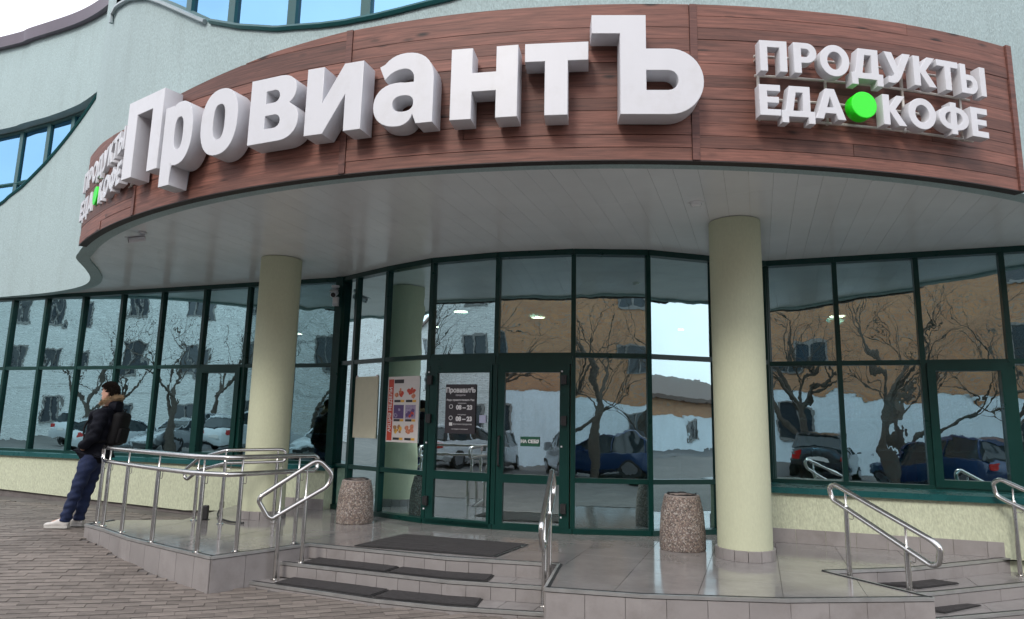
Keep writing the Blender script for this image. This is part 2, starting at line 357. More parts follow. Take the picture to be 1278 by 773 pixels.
# ------------------------------------------------------------------ ground
gc = np.array([(-20,17,-.05),(-9,12.1,-.13),(-4.8,10.6,-.2),(-5.4,8.6,-.095),(-4.9,8.3,-.13),(-2.7,6.5,-.31),(-2.3,6.6,-.31),(0,5.6,-.315),(-3,4,-.35),(0,0,-.37),(3,5,-.37),(5,6,-.36),(12,3,-.4),
               (-8,5,-.2),(-12,8,-.1),(10,-10,-.45),(-10,-10,-.4),(-15,0,-.25),(20,-5,-.5),(-30,10,-.1),(0,-25,-.5),(-30,-20,-.4),(30,-20,-.5)], float)
def _k(a, b): return np.sqrt(((a[:,None,:]-b[None,:,:])**2).sum(2)+.05)
_w = np.linalg.solve(np.block([[_k(gc[:,:2],gc[:,:2]), np.ones((len(gc),1))],[np.ones((1,len(gc))), np.zeros((1,1))]]), np.r_[gc[:,2],0])
def gz(x, y): return float((_k(np.array([[x,y]],float), gc[:,:2])@_w[:-1])[0]+_w[-1])
xs = [-400,-150,-60,-30,-20]+list(np.arange(-14,8.01,.5))+[12,20,30,60,150,400]
ys = [-400,-150,-60,-30,-20,-12,-8,-4,-2]+list(np.arange(0,14.01,.5))+[20,30,60,150,400]
GV = []; 
def gzc(x,y):
    cx_, cy_ = max(-30,min(30,x)), max(-25,min(18,y)); return gz(cx_,cy_)
for y in ys:
    for x in xs: GV.append((x,y,gzc(x,y)-.012))
nx = len(xs)
GF = [(j*nx+i,j*nx+i+1,(j+1)*nx+i+1,(j+1)*nx+i) for j in range(len(ys)-1) for i in range(nx-1)]
props(mk('ground', GV, GF, M_ground, smooth=True), 'dark damp ground sheet under the brick pavement', None, None, 'structure')

# ------------------------------------------------------------------ terrace polygon and steps
A_, A1, A2, A3, B_, Cc = (-4.82,8.2),(-4.45,7.90),(-3.89,7.38),(-3.24,6.89),(-2.65,6.47),(-1.99,7.24)
T_mid, D_, E_, E1, E2, F_, G_, G1, H_ = (-.54,6.66),(.47,6.46),(.30,5.53),(1.0,5.38),(2.05,5.33),(3.22,5.47),(2.81,6.39),(3.72,6.62),(5.01,7.22)
vW = 8.5                                                     # face of the low stucco wall
pWr = uv(to_u(6.2,7.4), vW+.12); pWl = uv(to_u(-3.5,10.4), vW+.12)
back = [tuple(uv(5.4,vW+.12)[:2]), tuple(uv(.3,9.0)[:2]), (2.5,8.6),(1.64,8.36),(.75,8.4),(-.17,8.63),(-1.0,9.0),(-1.66,9.5),(-2.3,10.1), tuple(uv(-6.2,vW+.12)[:2]), tuple(uv(-7.2,vW+.12)[:2])]
TERR = [A_,A1,A2,A3,B_,Cc,T_mid,D_,E_,E1,E2,F_,G_,G1,H_,(6.0,7.62)]+back+[(-3.95,8.72),(-4.72,8.56)]
if area(TERR) < 0: TERR = TERR[::-1]
terrace = thing('terrace', (0,6.5,-.4), 'grey tiled entrance terrace in front of the glass doors', None, None, 'structure')
m = MB(); m.prism(TERR, -.6, -.013); m.obj('terrace_core', M_grout, terrace)
def tiles(poly, ztop, th, size, parent, mat, name='floor_tile', off=(0.13,.21), j=.004):
    us = [to_u(*p) for p in poly]; vs = [to_v(*p) for p in poly]
    u = math.floor(min(us)/size)*size-size+off[0]
    while u < max(us):
        v = math.floor(min(vs)/size)*size-size+off[1]
        while v < max(vs):
            q = [tuple(uv(a,b)[:2]) for a,b in ((u+j/2,v+j/2),(u+size-j/2,v+j/2),(u+size-j/2,v+size-j/2),(u+j/2,v+size-j/2))]
            c = clip_poly(poly, q)
            cc = []
            for p in c:
                if not cc or math.hypot(p[0]-cc[-1][0], p[1]-cc[-1][1]) > .002: cc.append(p)
            if len(cc) > 2 and abs(area(cc)) > .004:
                dz = random.uniform(-.0008,.0008)
                mm = MB(); mm.prism(cc, ztop-th, ztop+dz); mm.obj(name, mat, parent)
            v += size
        u += size
tiles(TERR, 0, .012, .6, terrace, M_tile)
def along(pl):
    P = [Vector((p[0],p[1],0)) for p in pl]; S = [0]
    for a,b in zip(P[:-1],P[1:]): S.append(S[-1]+(b-a).length)
    return P, S
def at_s(P, S, s):
    s = max(0,min(S[-1],s))
    for i in range(len(S)-1):
        if s <= S[i+1]+1e-9:
            t = (s-S[i])/max(1e-9,S[i+1]-S[i]); return P[i].lerp(P[i+1],t), (P[i+1]-P[i]).normalized()
    return P[-1], (P[-1]-P[-2]).normalized()
def strip(pl, o0, o1, z0f, z1f, s0, s1):
    """solid following a polyline between offsets o0 (inner) and o1 (outer, viewer side)"""
    P, S = along(pl); ss = [s0]+[s for s in S if s0+.01 < s < s1-.01]+[s1]
    mb = MB(); rings = []
    for i, s in enumerate(ss):
        p, _ = at_s(P,S,s); _, d0 = at_s(P,S,max(s0,s-.02)); _, d1 = at_s(P,S,min(s1,s+.02)); d = (d0+d1).normalized(); k = 1/max(.6,d.dot(d1)); n = Vector((d.y,-d.x,0))*k
        a, b = p+n*o0, p+n*o1; za = z0f(p) if callable(z0f) else z0f; zb = z1f
        rings.append([(a.x,a.y,za),(b.x,b.y,za),(b.x,b.y,zb),(a.x,a.y,zb)])
    V = [v for r in rings for v in r]; F = [(3,2,1,0)]
    for i in range(len(rings)-1):
        for k in range(4): F.append((i*4+k,i*4+(k+1)%4,(i+1)*4+(k+1)%4,(i+1)*4+k))
    n = len(rings)-1; F.append((n*4,n*4+1,n*4+2,n*4+3)); mb.add(V,F); return mb
def risers(pl, z0, z1, w, parent, th=.011, j=.004, start=0):
    P, S = along(pl); s = -start
    while s < S[-1]-.01:
        a, b = max(0,s)+j/2, min(S[-1],s+w)-j/2
        if b-a > .015: strip(pl, .001, th+random.uniform(-.0008,.0008), z0, z1, a, b).obj('riser_tile', M_riser, parent)
        s += w
def nosing(pl, z, parent):
    P, S = along(pl); strip(pl, -.006, .016, z-.022, z+.004, 0, S[-1]).obj('nosing', M_nosing, parent)
    strip(pl, -.030, -.007, z-.01, z+.0055, 0, S[-1]).obj('grip_strip', M_rubber, parent)
for pl, st in (([(-4.72,8.56),A_,A1,A2,A3,B_], .1), ([B_,Cc], 0), ([D_,E_],0), ([E_,E1,E2,F_],0), ([F_,G_],0)):
    risers(pl, -.55, -.029, .3 if pl[0] is not B_ else .33, terrace, start=st)
nosing([(-4.72,8.56),A_,A1,A2,A3,B_],0,terrace); nosing([B_,Cc],0,terrace); nosing([D_,E_],0,terrace); nosing([E_,E1,E2,F_],0,terrace); nosing([F_,G_],0,terrace)
risers([Cc,T_mid,D_], -.134, -.029, .22, terrace); nosing([Cc,T_mid,D_],0,terrace)
risers([G_,G1,H_,(6.0,7.62)], -.129, -.029, .55, terrace); nosing([G_,G1,H_,(6.0,7.62)],0,terrace)
stairs = thing('stair_flight', (-.9,6.4,-.4), 'two low tiled steps between the railed platform and the block', None, None, 'structure')
E2L = [(-2.20,7.0),(-.51,6.34),(.44,6.15)]; E3L = [(-2.44,6.79),(-1.12,6.20),(-.47,6.0),(.40,5.86)]
P2 = [(-2.3,7.3),*E2L,(.44,6.6),(-.54,6.8)]; P3 = [(-2.5,7.0),*E3L,(.44,6.4),(-.5,6.6)]
for pl, z, E, wd in ((P2,-.135,E2L,.22),(P3,-.27,E3L,.3)):
    if area(pl) < 0: pl = pl[::-1]
    m = MB(); m.prism(pl, -.62, z-.013); m.obj('stair_core', M_grout, stairs)
    tiles(pl, z, .012, .3, stairs, M_tile, 'tread_tile', (.02,.11)); nosing(E, z, stairs)
risers(E2L, -.268, -.135-.029, .22, stairs); risers(E3L, -.5, -.27-.029, .3, stairs)
stairs2 = thing('stair_flight', (4.5,6.6,-.4), 'curved tiled steps at the right end of the terrace', None, None, 'structure')
E2R = [(2.90,6.06),(3.67,6.24),(4.85,6.72),(6.2,7.30)]; E3R = [(3.0,5.78),(3.5,5.91),(4.5,6.24),(6.4,7.0)]
P2 = [(2.78,6.3),*E2R,(6.2,7.8),H_,G1]; P3 = [(2.9,6.1),*E3R,(6.6,7.8),(5.2,7.1)]
for pl, z, E in ((P2,-.13,E2R),(P3,-.26,E3R)):
    if area(pl) < 0: pl = pl[::-1]
    m = MB(); m.prism(pl, -.62, z-.013); m.obj('stair_core', M_grout, stairs2)
    tiles(pl, z, .012, .6, stairs2, M_tile, 'tread_tile', (.02,.11)); nosing(E, z, stairs2)
risers(E2R, -.258, -.13-.029, .55, stairs2); risers(E3R, -.55, -.26-.029, .55, stairs2)

# ------------------------------------------------------------------ brick pavement
pav = thing('brick_pavement', (-3,6,-.3), 'brown grey brick pavement sloping past the tiled terrace', None, None, 'structure')
ba = math.radians(19); ax = Vector((math.cos(ba),math.sin(ba),0)); ay = Vector((-math.sin(ba),math.cos(ba),0))
BL, BW, BH = .20, .112, .06
M_joint = pmat('joint_dirt', (.075,.067,.06), .9)
def brick_mesh(l, w, h, ch=.007):
    V = [(x*l/2,y*w/2,z) for z in (-h,-ch) for x,y in ((-1,-1),(1,-1),(1,1),(-1,1))]+[(x*l/2,y*(w/2-ch),0) for x,y in ((-1,-1),(1,-1),(1,1),(-1,1))]
    F = [(8,9,10,11),(0,1,5,4),(2,3,7,6),(4,5,9,8),(6,7,11,10),(1,2,6,5),(3,0,4,7),(5,6,10,9),(7,4,8,11)]
    return V, F, [0,1,1,1,1,0,0,0,0]
BVt, BFt, BMt = brick_mesh(BL-.003, BW-.006, BH)
bme = bpy.data.meshes.new('brick'); bme.from_pydata(BVt,[],BFt); bme.materials.append(M_brick); bme.materials.append(M_joint); bme.polygons.foreach_set('material_index',BMt); bme.update()
cand = []
for j in range(-10,230):
    for i in range(-70,60):
        p = ax*((i+(.5 if j%2 else 0))*BL)+ay*(j*BW)
        if p.y > 11.9 or p.y < 3.0 or to_v(p.x,p.y) > vW-.45: continue
        z = gz(p.x,p.y)
        if not in_view(p.x,p.y,z,.06): continue
        if inside(p.x,p.y,TERR) or inside(p.x,p.y,[(-2.5,7.05),*E3L,(.5,7),(-2,7.3)]) or (p.x > .2 and p.y > 5.3): continue
        cand.append((math.hypot(p.x,p.y),p.x,p.y,z))
cand.sort()
mb = MB()
for k,(d,x,y,z) in enumerate(cand):
    gx, gy = (gz(x+.1,y)-gz(x-.1,y))/.2, (gz(x,y+.1)-gz(x,y-.1))/.2
    nrm = Vector((-gx+random.gauss(0,.006),-gy+random.gauss(0,.006),1)).normalized()
    X = (ax-nrm*ax.dot(nrm)).normalized(); Y = nrm.cross(X); Pz = Vector((x,y,z+random.gauss(0,.0016)))
    if k < 300:
        o = bpy.data.objects.new('brick', bme); C.objects.link(o); o.parent = pav
        R = Matrix((X,Y,nrm)).transposed().to_4x4(); R.translation = Pz-Vector((-3,6,-.3)); o.matrix_local = R
    else:
        mb.add([Pz+X*v[0]+Y*v[1]+nrm*v[2] for v in BVt], BFt)
if mb.V: props(mk('distant_bricks',mb.V,mb.F,None,pav,mats=[M_brick,M_joint],fm=BMt*(len(mb.F)//len(BMt))), kind='stuff')
print('bricks', len(cand))

# ------------------------------------------------------------------ the shop building
bld = thing('shop_building', tuple(uv(0,8.5,0)), 'teal stucco shop building with curved wooden fascia and dark green glazing', 'building')
# plan curve of the upper wall
pts = [tuple(uv(-26,8.62)[:2]), tuple(uv(-16,8.62)[:2]), tuple(uv(-13.6,8.62)[:2]), (-9.42,12.45), (-8.25,11.93),(-7.5,11.48),(-6.95,11.02),(-6.55,10.48),(-6.24,9.85),tuple(drum(-.98)[:2])]
def catmull(P, n=14):
    out = []
    for i in range(len(P)-1):
        p0 = P[max(i-1,0)]; p1 = P[i]; p2 = P[i+1]; p3 = P[min(i+2,len(P)-1)]
        for k in range(n):
            t = k/n; out.append(tuple(.5*((2*p1[d])+(-p0[d]+p2[d])*t+(2*p0[d]-5*p1[d]+4*p2[d]-p3[d])*t*t+(-p0[d]+3*p1[d]-3*p2[d]+p3[d])*t**3) for d in (0,1)))
    return out
left = catmull(pts+[tuple(drum(-.93)[:2])])
left = [p for p in left]
WC = left+[tuple(drum(t)[:2]) for t in np.arange(-.93,.5,.008)]
rp = [tuple(drum(.5)[:2]), (6.5,6.62),(7.5,6.55),tuple(uv(6.6,8.9)[:2]),tuple(uv(9,8.95)[:2]),tuple(uv(16,8.95)[:2])]
WC += catmull(rp,10)+[rp[-1]]
WC = np.array(WC)
def interp(x, X, Y): return float(np.interp(x, X, Y))
ZR = 8.45
tri_x = [-16,-12,-10.5,-8.81,-7.93,-7.28]; tri_t = [6.5,6.66,6.70,6.74,6.81,6.92]
trb_x = [-16,-12,-10.2,-9.19,-8.64,-7.85,-7.28]; trb_b = [4.3,4.55,4.95,5.41,5.8,6.45,6.90]
up_th = [-.862,-.832,-.764,-.70,-.65,-.60,-.55,-.486,-.43,-.371,-.341,-.304,-.277,-.226,-.15,-.05,.05,.15,.25]
up_z  = [6.43,6.44,6.27,6.045,5.80,5.54,5.28,5.05,4.90,4.82,4.797,4.80,4.818,4.87,5.0,5.25,5.6,6.05,6.6]
nC = len(WC); thC = np.arctan2(WC[:,0]-CX, -(WC[:,1]-CY)); rC = np.hypot(WC[:,0]-CX, WC[:,1]-CY)
def win(i):
    x, th = WC[i,0], thC[i]
    if -16 < x < -7.28 and i < len(left): return ('t', interp(x,trb_x,trb_b), interp(x,tri_x,tri_t))
    if i >= len(left)-20 and -.862 <= th <= .25 and abs(rC[i]-RD) < .02: return ('u', interp(th,up_th,up_z), 7.5)
    return None
tang = np.gradient(WC, axis=0); tang /= np.linalg.norm(tang,axis=1)[:,None]; inn = np.c_[-tang[:,1], tang[:,0]]   # inward normal
V = []; F = []
def quad(a,b,c,d):
    k = len(V); V.extend([a,b,c,d]); F.append((k,k+1,k+2,k+3))
def wp(i, z, off=0): return (WC[i,0]+inn[i,0]*off, WC[i,1]+inn[i,1]*off, z)
WB = ZS-.025
for i in range(nC-1):
    w0, w1 = win(i), win(i+1)
    quad(wp(i,WB,.16),wp(i+1,WB,.16),wp(i+1,WB),wp(i,WB))
    quad(wp(i+1,WB,.16),wp(i,WB,.16),wp(i,ZS+.2,.16),wp(i+1,ZS+.2,.16))
    if w0 and w1 and w0[0] == w1[0]:
        quad(wp(i,WB),wp(i+1,WB),wp(i+1,w1[1]),wp(i,w0[1])); quad(wp(i,w0[2]),wp(i+1,w1[2]),wp(i+1,ZR),wp(i,ZR))
        D = .24 if w0[0] == 't' else .14
        quad(wp(i,w0[1]),wp(i+1,w1[1]),wp(i+1,w1[1],D),wp(i,w0[1],D)); quad(wp(i,w0[2],D),wp(i+1,w1[2],D),wp(i+1,w1[2]),wp(i,w0[2]))
    else:
        quad(wp(i,WB),wp(i+1,WB),wp(i+1,ZR),wp(i,ZR))
wall = mk('upper_wall', V, F, M_teal, bld)
bm = bmesh.new(); bm.from_mesh(wall.data); bmesh.ops.remove_doubles(bm, verts=bm.verts, dist=.0008); bm.to_mesh(wall.data); bm.free(); shade_auto(wall, 45)
# roof flashing, roof
V = []; F = []
for i in range(nC-1):
    ring = lambda k: [wp(k,ZR-.02,-.012),wp(k,ZR-.02,-.10),wp(k,ZR+.2,-.12),wp(k,ZR+.24,-.06),wp(k,ZR+.24,.4)]
    a, b = ring(i), ring(i+1)
    for k in range(4): quad(a[k],b[k],b[k+1],a[k+1])
cap = mk('roof_flashing', V, F, M_capm, bld)
bm = bmesh.new(); bm.from_mesh(cap.data); bmesh.ops.remove_doubles(bm, verts=bm.verts, dist=.0008); bm.to_mesh(cap.data); bm.free(); shade_auto(cap, 35)
m = MB(); rpoly = [tuple(p+inn[i]*.3) for i,p in enumerate(WC)][::4]+[tuple(uv(16,22)[:2]),tuple(uv(-26,22)[:2])]
m.prism(rpoly, ZR+.05, ZR+.15); m.obj('roof', M_capm, bld)
m = MB(); m.prism([tuple(p+inn[i]*.45) for i,p in enumerate(WC)][::4]+[tuple(uv(16,20)[:2]),tuple(uv(-26,20)[:2])], ZS+.06, ZS+.3); m.obj('floor_slab', M_int_ceil, bld)
m = MB()
m.box(uv(-5,20.5,4.1),(42,.3,8.6),U,V_); m.box(uv(-25.9,14.7,4.1),(.3,11.4,8.6),U,V_); m.box(uv(15.9,14.9,4.1),(.3,11,8.6),U,V_)
m.obj('rear_wall', M_int_wall, bld)
# upper windows: frame, mullions, panes
def window_set(tag_, depth, cuts, lo_th, zcap, gmat):
    ids = [i for i in range(nC) if win(i) and win(i)[0] == tag_]
    wf = MB(); 
    for key in (1,2):
        wf.tube([wp(i,win(i)[key]+(.025 if key == 1 else -.025),depth) for i in ids], .045, 6)
    wf.tube([wp(i,win(i)[1]+.005,-.01) for i in ids if not (tag_ == 'u' and thC[i] < -.545)], .03, 6)
    fr = wf.obj('upper_window', M_uframe, bld)
    edges = [ids[0]]+sorted(min(ids,key=lambda i: abs(WC[i,0]-c)) for c in cuts)+[ids[-1]]
    for a, b in zip(edges[:-1],edges[1:]):
        if b-a < 1: continue
        idx = [k for k in range(a,b+1) if k in ids]
        p, q = Vector(wp(a,0,depth)), Vector(wp(b,0,depth)); 
        lo = []; hi = []
        for k in idx:
            t = (k-a)/(b-a); t2 = (Vector(wp(k,0,depth))-p).dot(q-p)/(q-p).length_squared; pt = p.lerp(q,t2)
            lo.append((pt.x,pt.y,win(k)[1]+.01)); hi.append((pt.x,pt.y,max(win(k)[2]-.01,win(k)[1]+.02)))
        poly = lo+hi[::-1]; mk('pane', poly, [tuple(range(len(poly)))], gmat, fr)
    for e in edges[1:-1]:
        w = win(e)
        if w[2]-w[1] > .12:
            mm = MB(); mm.bar(wp(e,w[1],depth),wp(e,w[2],depth),.07,.10,(tang[e,0],tang[e,1],0)); mm.obj('mullion', M_uframe, fr)
    return fr, ids
fr, ids = window_set('t', .2, [-13.2,-12.3,-11.4,-10.5,-9.7,-8.94,-8.33,-7.86,-7.6], 0, 0, M_glass2)
mm = MB(); tz = 5.62
seg = [i for i in ids if win(i)[1] < tz-.02]; mm.tube([wp(i,tz,.2) for i in seg],.04,6); mm.obj('transom', M_uframe, fr)
seg = [i for i in ids if win(i)[1] < 5.62+.0 and WC[i,0] < -9.1]
fr2, ids2 = window_set('u', .1, [drum(t).x for t in (-.77,-.69,-.603,-.511,-.42,-.318,-.21,-.1,0,.1)], 0, 0, M_glass2)
mm = MB(); hump = [i for i in ids2 if thC[i] < -.545]
a0 = hump[0]; path = [wp(a0,6.30,-.03)]+[wp(i,win(i)[1]-.01,-.03) for i in hump]
mm.tube(path,.026,6); mm.obj('sill_flashing', M_silltrim, bld)
# soffit: rim and panels
from bisect import bisect
Lm = [tuple(uv(u,8.76)[:2]) for u in (-15.9,-15.0,-14.1,-13.2)]+[(-9.15,12.54),(-8.36,12.27),(-7.51,11.98),(-6.66,11.68),(-5.82,11.38),(-4.98,11.08),(-4.15,10.78),(-3.33,10.49),(-2.54,10.21)]
Lm[3] = tuple(Vector((-9.15,12.54,0)).xy+Vector((-.84,.3))); Lm[2] = (Lm[3][0]-.84,Lm[3][1]+.3); Lm[1] = (Lm[2][0]-.84,Lm[2][1]+.3); Lm[0] = (Lm[1][0]-.84,Lm[1][1]+.3)
Em = [(-2.54,10.21),(-2.24,9.92),(-1.71,9.42),(-1.03,8.87),(-.17,8.49),(.75,8.25),(1.64,8.22),(2.5,8.47),(3.24,8.67)]
Rm = [(3.24,8.67),(4.0,8.38),(4.83,8.07),(5.64,7.76),(6.45,7.46),(7.27,7.16),(8.1,6.86),(8.9,6.56)]
gl = Lm+Em[1:]+Rm[1:]
gu = [to_u(*p) for p in gl]; gv = [to_v(*p) for p in gl]
wu = [to_u(p[0]+inn[i,0]*.15,p[1]+inn[i,1]*.15) for i,p in enumerate(WC)]; wv = [to_v(p[0]+inn[i,0]*.15,p[1]+inn[i,1]*.15) for i,p in enumerate(WC)]
order = np.argsort(wu); wu_s = np.array(wu)[order]; wv_s = np.array(wv)[order]
sof = thing('soffit', tuple(uv(0,8.5,0)), None); sof.parent = bld; sof.location = (0,0,0)
PW = .2; u = -14.0
while u < 7.4:
    a, b = u+.0009, u+PW-.0009
    n = 3; us = [a+(b-a)*k/n for k in range(n+1)]
    f = [interp(x,wu_s,wv_s) for x in us]; g = [interp(x,gu,gv)+.05 for x in us]
    dz = random.uniform(-.0004,.0004)
    if min(gg-ff for gg,ff in zip(g,f)) > .02:
        for lo, hi in (((f),[min(6.379,gg) for gg in g]), ([max(6.381,ff) for ff in f], g)):
            ok = [(x,l_,h_) for x,l_,h_ in zip(us,lo,hi)]
            if min(h_-l_ for _,l_,h_ in ok) < .01: continue
            poly = [tuple(uv(x,l_)[:2]) for x,l_,h_ in ok]+[tuple(uv(x,h_)[:2]) for x,l_,h_ in ok[::-1]]
            mm = MB(); mm.prism(poly, ZS+dz, ZS+.012); mm.obj('soffit_panel', M_soffit, sof)
    u += PW
# wooden fascia
fas = thing('wood_fascia', tuple(uv(0,8.5,0)), None); fas.parent = bld; fas.location = (0,0,0)
ft = [-.93,-.85,-.80,-.70,-.616,-.537,-.47,-.42,-.336,-.2,.6]; fz = [4.50,4.50,4.48,4.42,4.48,4.535,4.585,4.63,4.675,4.69,4.69]
joints = [-.875,-.657,-.329,.0085,.353]
fb = ZS-.03
def arc_solid(t0,t1,z0,z1,r0,r1,name,mat,parent,ztop=None,n=None):
    n = n or max(2,int((t1-t0)*RD/.12)); V=[]; uvs=[]; F=[]
    for k in range(n+1):
        t = t0+(t1-t0)*k/n; zt = min(z1, interp(t,ft,fz)) if ztop else z1; zt = max(zt,z0+.003)
        for r,z in ((r0,z0),(r1,z0),(r1,zt),(r0,zt)):
            p = drum(t,r,z); V.append(p); uvs.append((t*RD, z))
    F.append((3,2,1,0))
    for k in range(n):
        for q in range(4): F.append((k*4+q,k*4+(q+1)%4,(k+1)*4+(q+1)%4,(k+1)*4+q))
    F.append((n*4,n*4+1,n*4+2,n*4+3))
    return mk(name,V,F,mat,parent,uv=uvs)
rows = 13; rh = (4.69-fb)/rows
for t0,t1 in zip(joints[:-1],joints[1:]):
    for r in range(rows):
        z0 = fb+r*rh; 
        if z0+.02 > max(interp(t0,ft,fz),interp(t1,ft,fz)): continue
        cuts = [t0+.0035]
        if random.random() < .42: cuts.append(t0+(t1-t0)*random.uniform(.25,.75))
        cuts.append(t1-.0035)
        for a,b in zip(cuts[:-1],cuts[1:]):
            # trim a plank where the top line falls below it
            aa, bb = a, b
            while aa < bb and interp(aa,ft,fz) < z0+.003: aa += .002
            while bb > aa and interp(bb,ft,fz) < z0+.003: bb -= .002
            if bb-aa < .02: continue
            arc_solid(aa+.0003,bb-.0003,z0+random.choice((.0006,.0012,.0026)),z0+rh-random.choice((.0006,.0012,.0026)),RD-.02,RD+.052+random.uniform(0,.008),'plank',M_wood,fas,ztop=True)
arc_solid(joints[0],joints[-1],fb+.01,5,RD-.005,RD+.040,'backing_board',pmat('fascia_backing',(.03,.015,.012),.8),fas,ztop=True)
for t in joints[1:-1]:
    arc_solid(t-.0034,t+.0034,fb,4.685,RD+.0,RD+.066,'batten',M_batten,fas,ztop=True,n=2)
arc_solid(joints[-1]-.0032,joints[-1]+.004,fb-.004,4.70,RD+.002,RD+.07,'batten',M_batten,fas,n=2)
arc_solid(joints[0],joints[-1]+.004,fb-.010,fb-.001,RD-.03,RD+.056,'edge_trim',pmat('dark_edge_trim',(.03,.018,.016),.6),fas)

# ------------------------------------------------------------------ curtain walls
def pane(a, b, z0, z1, parent, mat, th=.008, off=0, name='pane'):
    a = Vector((a[0],a[1],0)); b = Vector((b[0],b[1],0)); d = (b-a).normalized(); n = Vector((d.y,-d.x,0))
    c = (a+b)/2+n*off+Vector((0,0,(z0+z1)/2))
    # own origin so that each pane bends the reflection differently
    t1, t2 = random.uniform(-.009,.009), random.uniform(-.007,.007); Zt = (Vector((0,0,1))+n*t2).normalized(); d2 = (d+n*t1).normalized(); n2 = Zt.cross(d2)*-1
    mm = MB(); mm.box(c,((b-a).length,th,z1-z0),d2,n2,Zt); return mm.obj(name,mat,parent)
def frame_bar(a, b, w, dep, name, parent, mat=None):
    mm = MB(); a, b = Vector(a), Vector(b); d = (b-a)
    return mm, a, b
def glazed(name, pts, z0, z1, rows_, parent, gmat, skip=(), mw=.056, label=None):
    gw = thing(name, tuple(uv(0,8.5,0))); gw.parent = bld; gw.location = (0,0,0)
    for i,(p,q) in enumerate(zip(pts[:-1],pts[1:])):
        d = (Vector(q)-Vector(p)).normalized(); n = (d[1],-d[0])
        for nm,z,h,dep in (('head_frame',z1-.035,.07,.13),('bottom_frame',z0+.03,.06,.13)):
            mm = MB(); mm.bar((*p,z),(*q,z),dep,h); mm.obj(nm,M_frame,gw)
        for z in rows_:
            if (i,z) in skip: continue
            mm = MB(); mm.bar((*p,z),(*q,z),.085,.056); mm.obj('transom',M_frame,gw)
        zz = [z0+.055]+list(rows_)+[z1-.06]
        for a,b in zip(zz[:-1],zz[1:]):
            if (i,a,'p') in skip or (i,'all') in skip and b < 2.2: continue
            pane(Vector(p)+d*.02,Vector(q)-d*.02,a,b,gw,gmat)
    for i,p in enumerate(pts):
        a = Vector(pts[max(0,i-1)]); b = Vector(pts[min(len(pts)-1,i+1)]); d = (b-a).normalized()
        mm = MB(); mm.box((p[0],p[1],(z0+z1)/2),(mw,.10,z1-z0-.002),(d.x,d.y,0),(-d.y,d.x,0)); mm.obj('mullion',M_frame,gw)
    return gw
gwL = glazed('left_glazing'.replace('left_','') , Lm, .58, ZS, [2.04], bld, M_glassL)
gwE = glazed('glazing', Em, .0, ZS, [.6,2.06], bld, M_glass, skip={(3,.6),(4,.6),(3,'all'),(4,'all')})
gwR = glazed('glazing', Rm, .58, ZS, [2.04], bld, M_glass)
# opening sashes in the left and right glazing
def sash(p, q, z0, z1, gw, w=.085, gmat=M_glass):
    p, q = Vector(p), Vector(q); d = (q-p).normalized(); n = Vector((d.y,-d.x)); mm = MB(); o = n*.035
    L_ = (q-p).length
    P = lambda t,z: (p.x+d.x*t+o.x, p.y+d.y*t+o.y, z)
    mm.bar(P(.03,z0+w/2),P(L_-.03,z0+w/2),.09,w); mm.bar(P(.03,z1-w/2),P(L_-.03,z1-w/2),.09,w)
    mm.bar(P(.03+w/2,z0+w),P(.03+w/2,z1-w),.09,w,(d.x,d.y,0)); mm.bar(P(L_-.03-w/2,z0+w),P(L_-.03-w/2,z1-w),.09,w,(d.x,d.y,0))
    return mm.obj('opening_sash',M_frame,gw)
sash(Lm[9],Lm[10],.62,2.02,gwL); sash(Rm[2],Rm[3],.62,2.02,gwR)
# stucco walls below the glazing, sills, skirting
m = MB(); m.box(uv(-14.9,vW+.11,.23),(18.2,.2,.62),U,V_)
poly = [uv(-24,vW,-.02),uv(-12.6,vW,-.02),uv(-8.2,vW,-.15),uv(-5.76,vW,-.02),uv(-5.76,vW,.555),uv(-24,vW,.555)]
m = MB(); n_ = len(poly); m.add(poly+[p+V_*.2 for p in poly],[tuple(range(n_)),tuple(range(2*n_-1,n_-1,-1))]+[((i+1)%n_,i,n_+i,n_+(i+1)%n_) for i in range(n_)])
m.obj('low_wall', M_cream, bld)
m = MB(); m.box(uv(-14.9,vW+.17,-.3),(18.2,.25,.62),U,V_); m.obj('plinth', M_plinth, bld)
m = MB(); uR = to_u(2.9,8.0); m.box(uv((uR+16)/2,vW+.1,.08),(16-uR,.2,.95),U,V_); m.obj('low_wall', M_cream, bld)
for ua,ub,vb in ((-24,-5.74,8.72),(to_u(3.2,8.6)-.25,16,9.2)):
    mm = MB(); mm.box(uv((ua+ub)/2,(vW-.05+vb)/2,.58),(ub-ua,vb-vW+.05,.032),U,V_); mm.box(uv((ua+ub)/2,vW-.045,.563),(ub-ua,.012,.062),U,V_); mm.obj('window_sill', M_sill, bld)
def skirting(u0,u1,z0,z1,v=vW,parent=bld,w=.3):
    u = u0
    while u < u1-.02:
        b = min(u+w,u1); mm = MB(); mm.box(uv((u+b)/2,v-.008,(z0+z1)/2),(b-u-.004,.016,z1-z0),U,V_); mm.obj('skirting_tile',M_riser,parent); u += w
skirting(to_u(2.9,8.0),to_u(5.01,7.22),.001,.15); skirting(-7.15,-5.76,.001,.14)
# entrance bay return at the left corner
mm = MB(); p = Vector((-2.54,10.21)); mm.box((p.x-.02,p.y-.03,1.68),(.12,.16,3.35),U,V_); mm.obj('corner_post', M_frame, bld)

